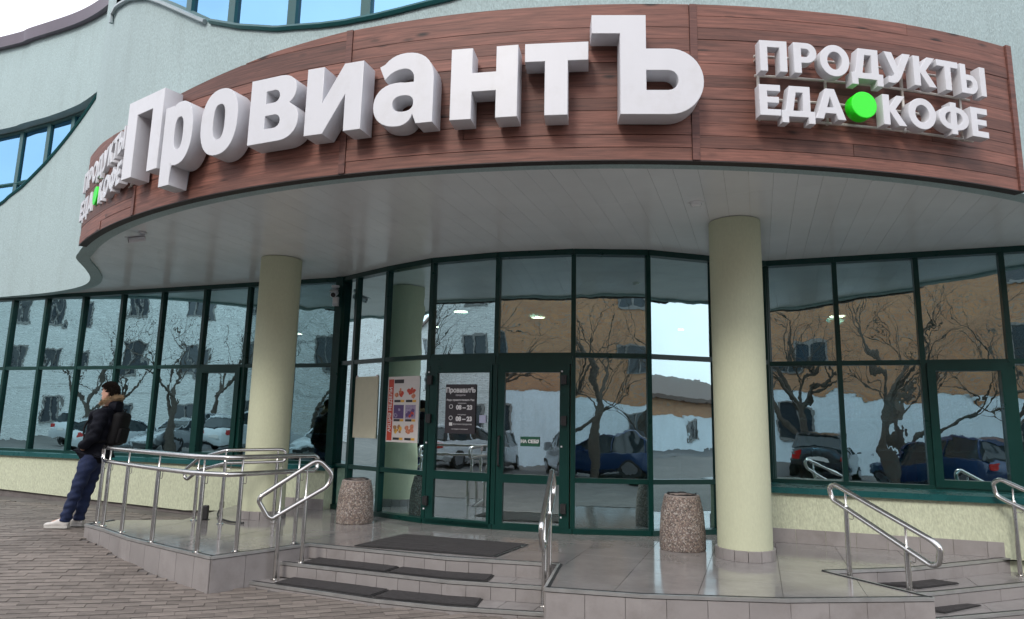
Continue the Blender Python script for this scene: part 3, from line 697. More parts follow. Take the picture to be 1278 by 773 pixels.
# entrance doors: two leaves between three frame posts
def door(p, q, lab, glu):
    p, q = Vector(p), Vector(q); d = (q-p).normalized(); n = Vector((d.y,-d.x)); L_ = (q-p).length
    P = lambda t,z,o=.03: (p.x+d.x*t+n.x*o, p.y+d.y*t+n.y*o, z)
    mm = MB(); up = (d.x,d.y,0); t0, t1 = .035, L_-.035; g0, g1 = glu
    mm.bar(P(t0,.05),P(t1,.05),.07,.07); mm.bar(P(t0,1.90),P(t1,1.90),.07,.10); mm.bar(P(g0,.593),P(g1,.593),.07,.10)
    for a,b in ((t0,g0),(g1,t1)): mm.bar(P((a+b)/2,.085),P((a+b)/2,1.85),.07,b-a,up) if False else mm.box(P((a+b)/2,.968),(b-a,.07,1.766),(d.x,d.y,0),(n.x,n.y,0))
    dr = mm.obj('entrance_door', M_frame, bld)
    if lab: dr['label'] = lab
    pane(P(g0-.01,0)[:2],P(g1+.01,0)[:2],.64,1.855,dr,M_glass3); pane(P(g0-.01,0)[:2],P(g1+.01,0)[:2],.08,.545,dr,M_glass3)
    return dr, P, d, n
dl, PL, dL_, nL = door(Em[3],Em[4],None,(.135,.87)); dr_, PR, dR_, nR = door(Em[4],Em[5],None,(.12,.80))
mm = MB(); mm.bar((*Em[3],1.995),(*Em[4],1.995),.12,.10); mm.bar((*Em[4],1.995),(*Em[5],1.995),.12,.10); mm.obj('door_head', M_frame, bld)
for P, ts, dd, dr0 in ((PL,.055,dL_,dl),(PR,.86,dR_,dr_)):
    for z in (.28,1.28,1.76):
        mm = MB(); mm.box(P(ts,z,.085),(.05,.05,.11),(dd.x,dd.y,0),(-dd.y,dd.x,0)); mm.tube([P(ts-.03,z-.05,.1),P(ts-.03,z+.05,.1)],.014,8); mm.obj('hinge',M_black,dr0)
    for z in (.18,.98,1.86):
        mm = MB(); mm.box(P(ts-.035,z,.072),(.018,.012,.018),(dd.x,dd.y,0),(-dd.y,dd.x,0)); mm.obj('hinge_cap',M_white,dr0)
mm = MB(); mm.tube(round_path([PR(.07,1.08,.06),PR(.07,1.08,.115),PR(.07,.74,.115),PR(.07,.74,.06)],.03),.012,8); mm.obj('handle',M_black,dr_)
mm = MB(); mm.box(PL(.80,.93,.07),(.03,.02,.06),(dL_.x,dL_.y,0),(-dL_.y,dL_.x,0)); mm.obj('lock_plate',M_steel,dl)

# columns
def column(c, r):
    mm = MB(); mm.lathe((c[0],c[1],0),[(r,.085),(r,3.352)],40); o = mm.obj('column', M_column, bld); shade_auto(o)
    for k in range(14):
        a0, a1 = 2*math.pi*k/14+.01, 2*math.pi*(k+1)/14-.01; V=[]; F=[]
        for j in range(4):
            a = a0+(a1-a0)*j/3
            for rr,z in ((r-.01,.001),(r+.022,.001),(r+.022,.095+.006*rnd()),(r-.01,.10)): V.append((c[0]+rr*math.cos(a),c[1]+rr*math.sin(a),z))
        for j in range(3):
            for q in range(4): F.append((j*4+q,j*4+(q+1)%4,(j+1)*4+(q+1)%4,(j+1)*4+q))
        F += [(3,2,1,0),(12,13,14,15)]; mk('base_tile',V,F,M_riser,o)
    return o
column((-3.12,9.08),.265); column((2.31,6.97),.258)

# interior that shows through the glass
m = MB(); m.prism([tuple(uv(u_,v_)[:2]) for u_,v_ in ((-24,9.0),(-5.6,9.0),(-4.9,8.65),(-3.94,8.2),(-2.06,8.2),(-1.3,8.5),(-.6,9.05),(0,9.5),(15,9.5),(15,20),(-24,20))],-.1,.004); m.obj('interior_floor',M_int_floor,bld)
m = MB(); m.prism([tuple(uv(u_,v_)[:2]) for u_,v_ in ((-24,9.1),(-5.6,9.1),(-4.9,8.75),(-3.94,8.3),(-2.06,8.3),(-1.3,8.6),(-.6,9.15),(0,9.6),(15,9.6),(15,20),(-24,20))],3.16,3.30); m.obj('interior_ceiling',M_int_ceil,bld)
for c in ((-1.55,10.55),(2.15,9.9),(-6.2,13.2)):
    m = MB(); m.lathe((c[0],c[1],0),[(.26,.005),(.26,3.16)],24); shade_auto(m.obj('interior_column',M_int_col,bld))

# ------------------------------------------------------------------ lettering
def arc2(cx, cy, rx, ry, a0, a1, n=14, p=2.0):
    o = []
    for k in range(n+1):
        a = math.radians(a0+(a1-a0)*k/n); c, s = math.cos(a), math.sin(a)
        o.append((cx+rx*math.copysign(abs(c)**(2/p),c), cy+ry*math.copysign(abs(s)**(2/p),s)))
    return o
def ring(cx, cy, rx, ry, p=2.0, n=32): return arc2(cx,cy,rx,ry,0,360,n,p)[:-1]
G = {}   # glyph: (width, [contours])
G['П'] = (1.12,[[(0,0),(0,1.37),(1.12,1.37),(1.12,0),(.80,0),(.80,1.09),(.32,1.09),(.32,0)]])
G['р'] = (.78,[[(0,-.34),(0,.98),(.24,.98),(.275,.90)]+arc2(.41,.49,.37,.53,112,-112,20,2.3)+[(.29,.03),(.29,-.34)], ring(.415,.49,.115,.27,2.6)])
G['о'] = (.8,[ring(.4,.49,.4,.53,2.3,40), ring(.4,.49,.125,.28,2.7)])
G['в'] = (.88,[[(0,0),(0,1),(.50,1)]+arc2(.52,.755,.30,.245,88,-52,12,2.2)+arc2(.55,.29,.33,.29,58,-88,14,2.2)+[(.5,0)],
      [(.29,.60),(.29,.79)]+arc2(.44,.695,.09,.095,90,-90,8), [(.29,.21),(.29,.41)]+arc2(.46,.31,.10,.10,90,-90,8)])
G['и'] = (.9,[[(0,0),(0,1),(.27,1),(.27,.46),(.60,1),(.9,1),(.9,0),(.63,0),(.63,.54),(.30,0)]])
G['а'] = (.84,[[(.84,0),(.84,.60)]+arc2(.45,.62,.39,.41,0,140,14,2.2)+[(.07,.86),(.15,.66)]+arc2(.42,.60,.27,.20,150,90,4)+arc2(.42,.66,.14,.14,80,0,6)+[(.56,.60)]+arc2(.34,.295,.34,.315,75,270,18,2.2)+arc2(.36,.17,.20,.19,-80,-10,5)+[(.61,0)],
      ring(.42,.30,.145,.115,2.4,20)])
G['н'] = (.9,[[(0,0),(0,1),(.29,1),(.29,.645),(.61,.645),(.61,1),(.9,1),(.9,0),(.61,0),(.61,.38),(.29,.38),(.29,0)]])
G['т'] = (.82,[[(.26,0),(.26,.745),(0,.745),(0,1),(.82,1),(.82,.745),(.56,.745),(.56,0)]])
G['Ъ'] = (1.49,[[(.38,0),(.38,1.11),(0,1.11),(0,1.37),(.73,1.37),(.73,.9)]+arc2(1.04,.45,.45,.45,90,-90,20), [(.73,.33),(.73,.60)]+arc2(1.02,.465,.135,.135,90,-90,10)])
# capitals of the small signs, height 1
s_ = .25
G['cП'] = (.88,[[(0,0),(0,1),(.88,1),(.88,0),(.63,0),(.63,.78),(.25,.78),(.25,0)]])
G['cР'] = (.76,[[(0,0),(0,1),(.40,1)]+arc2(.42,.67,.34,.33,90,-90,14)+[(.25,.34),(.25,0)], [(.25,.54),(.25,.80)]+arc2(.40,.67,.12,.13,90,-90,8)])
G['cО'] = (1.02,[ring(.51,.5,.51,.52,2,36), ring(.51,.5,.25,.29,2,28)])
G['cД'] = (1.06,[[(0,-.2),(0,.2),(.12,.2),(.26,1),(.92,1),(.92,.2),(1.06,.2),(1.06,-.2),(.84,-.2),(.84,0),(.22,0),(.22,-.2)], [(.37,.2),(.47,.79),(.68,.79),(.68,.2)]])
G['cУ'] = (.96,[[(.12,-.02),(.12,.2)]+[(.26,.2),(.34,.27),(0,1),(.28,1),(.48,.53),(.68,1),(.96,1),(.58,.18),(.46,.02),(.32,-.03)]])
G['cК'] = (.86,[[(0,0),(0,1),(.25,1),(.25,.62),(.54,1),(.84,1),(.47,.54),(.86,0),(.56,0),(.25,.44),(.25,0)]])
G['cТ'] = (.82,[[(.285,0),(.285,.78),(0,.78),(0,1),(.82,1),(.82,.78),(.535,.78),(.535,0)]])
G['cЫ'] = (1.12,[[(0,0),(0,1),(.25,1),(.25,.66),(.40,.66)]+arc2(.42,.33,.33,.33,90,-90,14), [(.25,.2),(.25,.46)]+arc2(.40,.33,.12,.13,90,-90,8), [(.87,0),(.87,1),(1.12,1),(1.12,0)]])
G['cЕ'] = (.66,[[(0,0),(0,1),(.66,1),(.66,.79),(.25,.79),(.25,.61),(.61,.61),(.61,.41),(.25,.41),(.25,.21),(.66,.21),(.66,0)]])
G['cА'] = (1.02,[[(0,0),(.36,1),(.66,1),(1.02,0),(.74,0),(.68,.19),(.33,.19),(.27,0)], [(.40,.39),(.61,.39),(.505,.73)]])
G['cФ'] = (1.2,[[(.48,-.04),(.48,.1)]+arc2(.48,.5,.48,.39,262,98,16)+[(.48,.9),(.48,1.04),(.72,1.04),(.72,.9)]+arc2(.72,.5,.48,.39,82,-82,16)+[(.72,.1),(.72,-.04)],
      [(.48,.30)]+arc2(.46,.5,.2,.2,262,98,8)+[(.48,.70)], [(.72,.30),(.72,.70)]+arc2(.74,.5,.2,.2,82,-82,8)])
def glyph_mesh(contours, sx, sz, depth, bev=.004):
    cu = bpy.data.curves.new('glyph','CURVE'); cu.dimensions = '2D'; cu.fill_mode = 'BOTH'; cu.extrude = depth/2-bev; cu.bevel_depth = bev; cu.bevel_resolution = 1; cu.offset = -bev
    for c in contours:
        c = [p for i,p in enumerate(c) if math.hypot(p[0]-c[i-1][0],p[1]-c[i-1][1]) > 1e-4]
        sp = cu.splines.new('POLY'); sp.points.add(len(c)-1); sp.use_cyclic_u = True
        for i,p in enumerate(c): sp.points[i].co = (p[0]*sx, p[1]*sz, 0, 1)
    ob = bpy.data.objects.new('glyph', cu); C.objects.link(ob); dg = bpy.context.evaluated_depsgraph_get()
    me = bpy.data.meshes.new_from_object(ob.evaluated_get(dg)); bpy.data.objects.remove(ob); bpy.data.curves.remove(cu); return me
def place_mesh(me, name, P0, X, Z, Nn, mat, parent, smooth=None):
    """X, Z in-plane axes, Nn outward; local z of the mesh goes along Nn"""
    o0 = org(parent); 
    for v in me.vertices:
        c = v.co.copy(); v.co = P0+X*c.x+Z*c.y+Nn*c.z-o0
    me.materials.clear(); me.materials.append(mat); me.name = name
    o = bpy.data.objects.new(name, me); C.objects.link(o); o.parent = parent; return shade_auto(o, 35)
FLAT = None
def spt(t, r):
    if FLAT is None: return drum(t,r)
    p0, X = FLAT; n = Vector((X.y,-X.x,0)); return p0+X*((t+.944-.0586)*9.06)+n*(r-9.07)
def letter(g, t0, t1, z0, xh, depth, rface, parent, mat=M_white):
    a, b = spt(t0,rface), spt(t1,rface); X = (b-a); w = X.length; X.normalize(); Nn = Vector((X.y,-X.x,0))
    me = glyph_mesh(G[g][1], w/G[g][0], xh, depth); return place_mesh(me,'letter',a-Nn*(depth/2)+Vector((0,0,z0)),X,Vector((0,0,1)),Nn,mat,parent)
sign = thing('shop_sign', tuple(drum(-.3,9.0,3.6)), 'large white raised letters of the shop name along the curved wooden fascia', 'sign')
for g,t0,t1 in (('П',-.637,-.5625),('р',-.556,-.5065),('о',-.4935,-.441),('в',-.425,-.365),('и',-.357,-.2965),('а',-.2845,-.2265),('н',-.2106,-.1502),('т',-.1442,-.0890),('Ъ',-.0862,.0097)):
    letter(g,t0,t1,3.612,.612,.19,9.10,sign)
    tm = (t0+t1)/2
    for dt,z in ((-.012,3.75),(.012,4.1)):
        pa, pb = drum(tm+dt,RD+.05,z), drum(tm+dt,8.92,z)
def product_sign(dt, label):
    sg = thing('product_sign', tuple(drum(.17+dt,8.95,3.9)), label, 'sign', None)
    d = .085
    for g,t0,t1 in (('cП',.0606,.0852),('cР',.0912,.1125),('cО',.1153,.1433),('cД',.1447,.1757),('cУ',.1775,.2050),('cК',.2075,.2315),('cТ',.2327,.2565),('cЫ',.2590,.2885)):
        letter(g,t0+dt,t1+dt,4.012,.262,d,9.07,sg)
    for g,t0,t1 in (('cЕ',.0586,.0775),('cД',.0782,.1082),('cА',.1087,.1370),('cК',.1730,.1965),('cО',.1985,.2275),('cФ',.2305,.2640),('cЕ',.2668,.2862)):
        letter(g,t0+dt,t1+dt,3.640,.258,d,9.07,sg)
    t = .1545+dt; c = spt(t,9.075)+Vector((0,0,3.785)); X = (spt(t+.01,9)-spt(t-.01,9)).normalized(); Nn = Vector((X.y,-X.x,0))
    me = glyph_mesh([ring(0,0,.112,.112,2,48)],1,1,.09,.006); place_mesh(me,'green_disc',c-Nn*.045,X,Vector((0,0,1)),Nn,M_lime,sg)
    for z in (4.215,4.045,3.845,3.675):
        mm = MB(); mm.tube([spt(dt+.062+(.286-.062)*k/12,8.925)+Vector((0,0,z)) for k in range(13)],.011,6); mm.obj('mounting_rail',M_rail,sg)
    for tt in (.065,.129,.208,.274):
        mm = MB(); mm.bar(spt(tt+dt,8.925)+Vector((0,0,3.66)),spt(tt+dt,8.925)+Vector((0,0,4.23)),.018,.018); 
        for z in (3.7,4.2): mm.bar(spt(tt+dt,8.82)+Vector((0,0,z)),spt(tt+dt,8.93)+Vector((0,0,z)),.014,.014)
        mm.obj('bracket',M_rail,sg)
product_sign(0, 'small two-line white lettering with green disc at right end of the wooden fascia')
FLAT = (Vector((-5.52,8.46,0)), Vector((1.37,-1.54,0)).normalized())
product_sign(-.944, 'product lettering with green disc at left end of the fascia, seen edge-on')

# ------------------------------------------------------------------ railings
def rail_obj(mb, name, parent): return shade_auto(mb.obj(name, M_steel, parent), 50)
def tube_part(pts, r, name, parent, closed=False, n=10):
    mb = MB(); mb.tube(pts, r, n, closed); return rail_obj(mb, name, parent)
def post(x, y, z0, zm, zt, parent, r=.021):
    mb = MB(); mb.lathe((x,y,z0),[(r*1.9,.001),(r*1.9,.008),(r,.014),(r,zm-z0),(r*.9,zm-z0+.02),(.009,zm-z0+.03),(.009,zt-z0)],12); return rail_obj(mb,'post',parent)
def bracket(x, y, z, d, parent):
    d = Vector(d).normalized()*.07; p = Vector((x,y,z))
    tube_part(round_path([p, p+Vector((0,0,-.075))+d*.1, p+Vector((0,0,-.08))+d, p+Vector((0,0,-.01))+d],.015,3),.004,'bracket',parent,n=6)
R1 = thing('railing', (-3.4,7.2,0), 'long stainless railing curving round the left platform of the terrace', 'railing')
fp = [(-4.76,8.30),(-4.55,8.06),(-4.12,7.66),(-3.52,7.12),(-2.86,6.64),(-2.53,6.72),(-2.14,7.22)]
Pf, Sf = along([(-4.80,8.36),(-4.55,8.06),(-4.12,7.66),(-3.52,7.12),(-2.86,6.62),(-2.60,6.55),(-2.03,7.34)])
cur = [Pf[0]]
for i in range(len(Pf)-1):
    for k in range(1,7):
        p0 = Pf[max(i-1,0)]; p1 = Pf[i]; p2 = Pf[i+1]; p3 = Pf[min(i+2,len(Pf)-1)]; t = k/6
        cur.append(p1.lerp(p2,t) if i in (4,5) else .5*((2*p1)+(-p0+p2)*t+(2*p0-5*p1+4*p2-p3)*t*t+(-p0+3*p1-3*p2+p3)*t**3))
loop = [p+Vector((0,0,.865)) for p in cur]; low = [p+Vector((0,0,.712)) for p in cur]
e = (cur[-1]-cur[-2]).normalized()*.05; s0 = (cur[0]-cur[1]).normalized()*.05
path = loop+[loop[-1]+e+Vector((0,0,-.03)),low[-1]+e+Vector((0,0,.03))]+low[::-1]+[low[0]+s0+Vector((0,0,.03)),loop[0]+s0+Vector((0,0,-.03))]
tube_part(path,.0235,'handrail',R1,True,12)
for x,y in fp: post(x,y,0,.70,.85,R1); bracket(x,y,.70,(.8,-.5,0),R1)
R2 = thing('railing', (-3.5,8.5,0), 'short sloping steel handrail at rear of the platform before the left column', 'railing')
hp = [(-3.98,8.78,.62),(-3.80,8.66,.74),(-3.38,8.43,.85),(-2.86,8.78,.86)]
lp = [(x,y,z-.15) for x,y,z in hp]
tube_part(round_path(hp+[(-2.80,8.82,.84),(-2.80,8.82,.72)]+lp[::-1]+[(-4.03,8.81,.50),(-4.03,8.81,.58)],.05,3),.0205,'handrail',R2,True)
for x,y,zz in ((-3.8,8.66,.60),(-3.38,8.42,.71),(-2.88,8.78,.71)): post(x,y,0,zz,zz+.14,R2); bracket(x,y,zz,(1,0,0),R2)
def stair_rail(label, p0, d, loop, posts, group=None):
    rr = thing('stair_railing', (p0[0],p0[1],0), label, 'railing'); d = Vector((d[0],d[1],0)).normalized()
    P = lambda t,z: Vector((p0[0],p0[1],0))+d*t+Vector((0,0,z))
    pts = [P(t,z) for t,z in loop]; c = round_path([ (pts[-1]+pts[0])/2 ]+pts+[(pts[-1]+pts[0])/2],.07,5)
    tube_part(c[:-1],.0225,'handrail',rr,True,12)
    for t,zb,zm,zt in posts:
        p = P(t,zb); post(p.x,p.y,zb,zm,zt,rr); bracket(p.x,p.y,zm-.01,d,rr)
    return rr
S1d = (-.885,-.465)
stair_rail('stainless loop handrail on the left side of the middle steps', (-1.98,6.96), S1d, [(-.10,.845),(-.25,.70),(-.215,.585),(.30,.29),(.345,.31),(.435,.455),(.42,.50)], ((0,-.135,.46,.76),(.237,-.27,.33,.60)))
stair_rail('stainless loop handrail seen end-on beside the tiled block in the middle', (.375,6.36), (-.20,-.98), [(-.12,.83),(-.26,.70),(-.235,.585),(.36,.20),(.42,.22),(.50,.37),(.48,.42)], ((0,-.135,.44,.74),(.30,-.27,.24,.53)))
S3d = (.418,-.908)
stair_rail('stainless loop handrail beside the right end steps, nearest the right column', (2.965,6.24), S3d, [(-.11,.755),(-.17,.72),(-.14,.62),(-.07,.59),(.745,.215),(.81,.235),(.83,.36),(.765,.405)], ((0,-.13,.56,.70),(.55,-.26,.30,.49)))
stair_rail('stainless loop handrail cut off by the right edge of the view', (5.0,7.02), (.55,-.83), [(-.10,.78),(-.17,.74),(-.15,.62),(-.08,.58),(.745,.215),(.81,.235),(.83,.36),(.765,.405)], ((0,-.13,.56,.70),(.55,-.26,.30,.49)))

# ------------------------------------------------------------------ mats
def floor_mat(poly, z, label, ribs=True):
    if area(poly) < 0: poly = poly[::-1]
    c = (sum(p[0] for p in poly)/len(poly), sum(p[1] for p in poly)/len(poly))
    root = thing('door_mat' if len(label) > 0 and 'big' in label else 'step_mat', (c[0],c[1],z), label, 'mat', None if ribs is None else None)
    inner = [(c[0]+(p[0]-c[0])*.965, c[1]+(p[1]-c[1])*.93) for p in poly]
    m = MB(); m.prism(poly, z+.003, z+.009); m.obj('border', M_rubber, root)
    # ribbed pile: rows of narrow ridges
    us = [to_u(*p) for p in inner]; vs = [to_v(*p) for p in inner]; m = MB(); v = min(vs)
    while v < max(vs):
        q = [tuple(uv(a,b)[:2]) for a,b in ((min(us)-1,v),(max(us)+1,v),(max(us)+1,v+.016),(min(us)-1,v+.016))]; cp = clip_poly(inner,q)
        if len(cp) > 2 and abs(area(cp)) > 1e-4: m.prism(cp, z+.006, z+.0145+random.uniform(0,.0015))
        v += .022
    m.obj('pile', M_mat, root); return root
def offs(E, z, a, b, inset, dep):
    P,S = along(E); s0, s1 = a, b; f = []; g = []
    for k in range(5):
        p,d = at_s(P,S,s0+(s1-s0)*k/4); n = Vector((-d.y,d.x,0)); f.append(tuple((p+n*inset)[:2])); g.append(tuple((p+n*(inset+dep))[:2]))
    return f+g[::-1]
floor_mat([(-1.14,7.93),(.22,7.42),(-.10,6.70),(-1.52,7.14)], 0, 'big dark ribbed mat lying on the terrace before the doors')
def slen(E): return along(E)[1][-1]
l2, l3 = slen(E2L), slen(E3L)
floor_mat(offs(E2L,-.135,.22,1.16,.05,.27),-.135,'dark mat on the upper middle step, left one of two')
floor_mat(offs(E2L,-.135,1.18,2.16,.05,.27),-.135,'dark mat on the upper middle step, right one of two')
floor_mat(offs(E3L,-.27,.30,1.38,.05,.27),-.27,'dark mat on the bottom middle step, left one of two')
floor_mat(offs(E3L,-.27,1.40,2.35,.05,.27),-.27,'dark mat on the bottom middle step, right one of two')
floor_mat([(3.30,6.52),(3.98,6.74),(4.13,6.60),(3.62,6.36)], -.13, 'dark mat on the upper step at the right end steps')
floor_mat([(3.55,6.15),(3.95,6.42),(4.16,6.36),(3.66,6.07)], -.26, 'dark mat on the lower step at the right end steps')

# ------------------------------------------------------------------ pebble-faced litter bins
def litter_bin(x, y, h, rb, label):
    b = thing('litter_bin', (x,y,0), label, 'litter bin', 'pebble concrete litter bins by the doors')
    rt = rb*.80
    mm = MB(); mm.lathe((x,y,.0),[(rb*.97,.003),(rb,.02),(rb*.99,h*.35),(rb*.93,h*.7),(rt,h-.02),(rt*.97,h)],36); shade_auto(mm.obj('shell',M_pebble,b),50)
    mm = MB(); mm.lathe((x,y,0),[(rt*.97,h+.0005),(rt*.95,h+.012),(rt*.74,h+.012),(rt*.72,h-.12)],36,False); mm.obj('rim',M_conc,b)
    mm = MB()
    n = 26
    V = []; F = []
    for k in range(n):
        a = 2*math.pi*k/n; V += [(x+rt*.73*math.cos(a),y+rt*.73*math.sin(a),h-.08),(x+rt*(.78+.05*rnd())*math.cos(a),y+rt*(.78+.05*rnd())*math.sin(a),h+.016+.018*rnd())]
    for k in range(n): F.append((2*k,2*((k+1)%n),2*((k+1)%n)+1,2*k+1))
    V.append((x,y,h-.09)); F += [(len(V)-1,2*((k+1)%n),2*k) for k in range(n)]
    mk('liner_bag',V,F,M_black,b)
    return b
litter_bin(-1.88,8.78,.50,.225,'pebble concrete litter bin left of the doors below the posters')
litter_bin(1.80,7.36,.53,.232,'pebble concrete litter bin right of the doors beside the right column')

# ------------------------------------------------------------------ posters and stickers on the glass
def plane_of(a, b, t, z, off):
    a = Vector((a[0],a[1],0)); b = Vector((b[0],b[1],0)); d = (b-a).normalized(); n = Vector((d.y,-d.x,0))
    return a+d*t+n*off+Vector((0,0,z)), d, n
def slab(name, a, b, t0, t1, z0, z1, off, th, mat, parent, tilt=0):
    P, d, n = plane_of(a,b,(t0+t1)/2,(z0+z1)/2,off); mm = MB(); Z = Vector((0,0,1)); dd = (d*math.cos(tilt)+Z*math.sin(tilt)); ZZ = (Z*math.cos(tilt)-d*math.sin(tilt))
    mm.box(P,(t1-t0,th,z1-z0),dd,n,ZZ); return mm.obj(name,mat,parent)
def text(name, s, a, b, t, z, off, size, mat, parent, bold=.0, align='CENTER', sx=1, rot=0):
    cu = bpy.data.curves.new('txt','FONT'); cu.body = s; cu.size = size; cu.align_x = align; cu.align_y = 'CENTER'; cu.offset = bold; cu.extrude = .0006; cu.resolution_u = 3
    ob = bpy.data.objects.new('txt',cu); C.objects.link(ob); dg = bpy.context.evaluated_depsgraph_get(); me = bpy.data.meshes.new_from_object(ob.evaluated_get(dg)); bpy.data.objects.remove(ob)
    P,d,n = plane_of(a,b,t,z,off); Z = Vector((0,0,1)); X, Y = d, Z
    if rot: X, Y = Z, -d
    for v in me.vertices: v.co.x *= sx
    return place_mesh(me,name,P,X,Y,n,mat,parent)
a, b = Em[2], Em[3]
po = thing('food_poster', tuple(plane_of(a,b,.4,.97,.02)[0]), 'white poster with red strip and six food pictures left of the doors', 'poster')
slab('sheet',a,b,.09,.70,.965,1.825,.012,.004,M_paper,po)
slab('red_strip',a,b,.105,.205,.985,1.79,.0155,.001,M_red,po); text('strip_lettering','АКЦИЯ НЕДЕЛИ',a,b,.155,1.39,.0168,.075,M_paper,po,.002,rot=1)
slab('header',a,b,.215,.40,1.735,1.785,.0155,.001,M_dark,po)
for r,(z,cols) in enumerate(((1.60,(M_food,M_red)),(1.35,(M_purp,M_purp)),(1.11,(M_brown,M_food)))):
    for c,mt in enumerate(cols):
        t = .32+c*.225
        slab('picture_ground',a,b,t-.098,t+.098,z-.078,z+.10,.0152,.001,(M_paper,M_paper,M_purp,M_pale,M_paper,M_paper)[r*2+c],po)
        mm = MB(); m2 = MB()
        for q in range(9):
            P,d,n = plane_of(a,b,t+random.uniform(-.062,.062),z+.012+random.uniform(-.052,.052),.0166+q*.0003); rr = random.uniform(.014,.036); pts = []
            for k in range(9):
                an = 2*math.pi*k/9; r1 = rr*random.uniform(.8,1.2); pts.append(P+d*(r1*math.cos(an)*1.2)+Vector((0,0,r1*math.sin(an))))
            (mm if q % 3 else m2).add(pts,[tuple(range(9))])
        mm.obj('food_picture',mt,po); m2.obj('food_picture',(M_red,M_food,M_pale,M_red,M_yel,M_food)[r*2+c],po)
        slab('price_tag',a,b,t-.09,t+.03,z-.115,z-.085,.016,.001,M_dark,po); slab('price_tag',a,b,t+.035,t+.10,z-.115,z-.085,.016,.001,M_yel,po)
a, b = Em[1], Em[2]
po2 = thing('paper_sheet', tuple(plane_of(a,b,.3,1.0,.02)[0]), 'plain beige paper sheet on the narrow corner pane left of the food poster', 'poster')
slab('sheet',a,b,.055,.60,1.0,1.845,.012,.004,M_kraft,po2)
for t in (.09,.565): slab('tape',a,b,t-.02,t+.02,1.83,1.865,.0155,.001,M_paper,po2)
a, b = Em[3], Em[4]
hs_ = thing('opening_hours_sign', tuple(plane_of(a,b,.47,1.1,.04)[0]), 'dark opening hours sign with white lettering on the left door', 'sign')
slab('panel',a,b,.265,.685,1.10,1.705,.050,.004,M_dark,hs_)
text('shop_name','ПровиантЪ',a,b,.475,1.63,.0525,.082,M_ink,hs_,.0035,sx=.92); text('small_line','продукты',a,b,.475,1.572,.0525,.03,M_ink,hs_)
text('greeting','Рады приветствовать Вас',a,b,.475,1.51,.0525,.031,M_ink,hs_,.001)
for z,s in ((1.43,'08 – 23'),(1.29,'08 – 23')):
    text('hours',s,a,b,.53,z-.012,.0525,.074,M_ink,hs_,.004); text('small_line','ежедневно',a,b,.50,z+.042,.0525,.022,M_ink,hs_)
    P,d,n = plane_of(a,b,.345,z,.0525); mm = MB(); mm.tube([P+d*(.024*math.cos(k*math.pi/6))+Vector((0,0,.024*math.sin(k*math.pi/6))) for k in range(12)],.004,5,True); mm.obj('icon',M_ink,hs_)
text('small_line','Доставка продуктов',a,b,.51,1.215,.0525,.026,M_ink,hs_); text('small_line','по будням и выходным',a,b,.475,1.155,.0525,.02,M_ink,hs_); slab('icon',a,b,.325,.37,1.195,1.235,.0525,.001,M_ink,hs_)
slab('notice',a,b,.74,.83,1.235,1.33,.048,.002,pmat('pale_blue_paper',(.42,.45,.6),.6),hs_)
a, b = Em[4], Em[5]
st = thing('pull_sticker', tuple(plane_of(a,b,.44,.98,.04)[0]), 'small green sticker reading pull in white on the right door', 'sticker')
slab('panel',a,b,.325,.558,.972,1.085,.048,.003,M_signgreen,st); text('lettering','НА СЕБЯ',a,b,.44,1.028,.0502,.052,M_ink,st,.0025)

# ------------------------------------------------------------------ cameras and small fittings
def sec_camera(p, d, label, s=1.0):
    p = Vector(p); d = Vector(d).normalized(); o = thing('security_camera', tuple(p), label, 'camera', 'security cameras under the soffit')
    side = Vector((0,0,1)).cross(d).normalized(); upv = d.cross(side)
    mm = MB(); mm.lathe(p-Vector((0,0,.03*s)),[(.035*s,0),(.045*s,.015*s),(.045*s,.029*s)],14); mm.obj('mount',M_white,o)
    mm = MB(); mm.tube([p-Vector((0,0,.025*s)),p-Vector((0,0,.06*s))+d*.02],.011*s,8); mm.obj('arm',M_white,o)
    c = p-Vector((0,0,.085*s))+d*.05*s; mm = MB(); mm.tube([c-d*.09*s,c-d*.085*s,c+d*.085*s,c+d*.09*s],.034*s,14,radii=[.028*s,.034*s,.034*s,.030*s]); shade_auto(mm.obj('housing',M_white,o))
    mm = MB(); mm.tube([c+d*.0905*s,c+d*.094*s],.027*s,14); mm.obj('lens',M_black,o)
    mm = MB(); mm.box(c+upv*.038*s+d*.02*s,(.2*s,.075*s,.006*s),d,side,upv); mm.obj('sun_shield',M_white,o)
sec_camera((-4.34,7.82,ZS-.001),(-.9,-.5,-.3),'white bullet camera under the soffit near left end of the fascia')
q = Vector((-2.62,10.02,3.2)); sec_camera(q,(.1,-1,-.35),'white bullet camera on the dark corner post left of entrance bay',1.3)
mm = MB(); mm.bar(q+Vector((0,.0,-.03)),q+Vector((.08,.16,-.03)),.04,.06)
o = thing('junction_box', (-2.57,10.0,2.93), 'small white box below the camera on the corner post', 'box'); mm = MB(); mm.box((-2.60,10.01,2.96),(.08,.07,.13)); mm.obj('case',M_white,o); mm = MB(); mm.box((-2.60,9.972,2.97),(.05,.006,.07)); mm.obj('cover',M_lampb,o)
o = thing('smoke_detector', (1.75,6.36,ZS), 'round white fitting on the soffit above the right column', 'detector')
mm = MB(); mm.lathe((1.75,6.36,ZS-.04),[(.03,0),(.05,.012),(.055,.039)],20); mm.obj('body',M_soffit,o); mm = MB(); mm.lathe((1.75,6.36,ZS-.006),[(.075,0),(.075,.0055)],20); mm.obj('base',M_lampb,o)

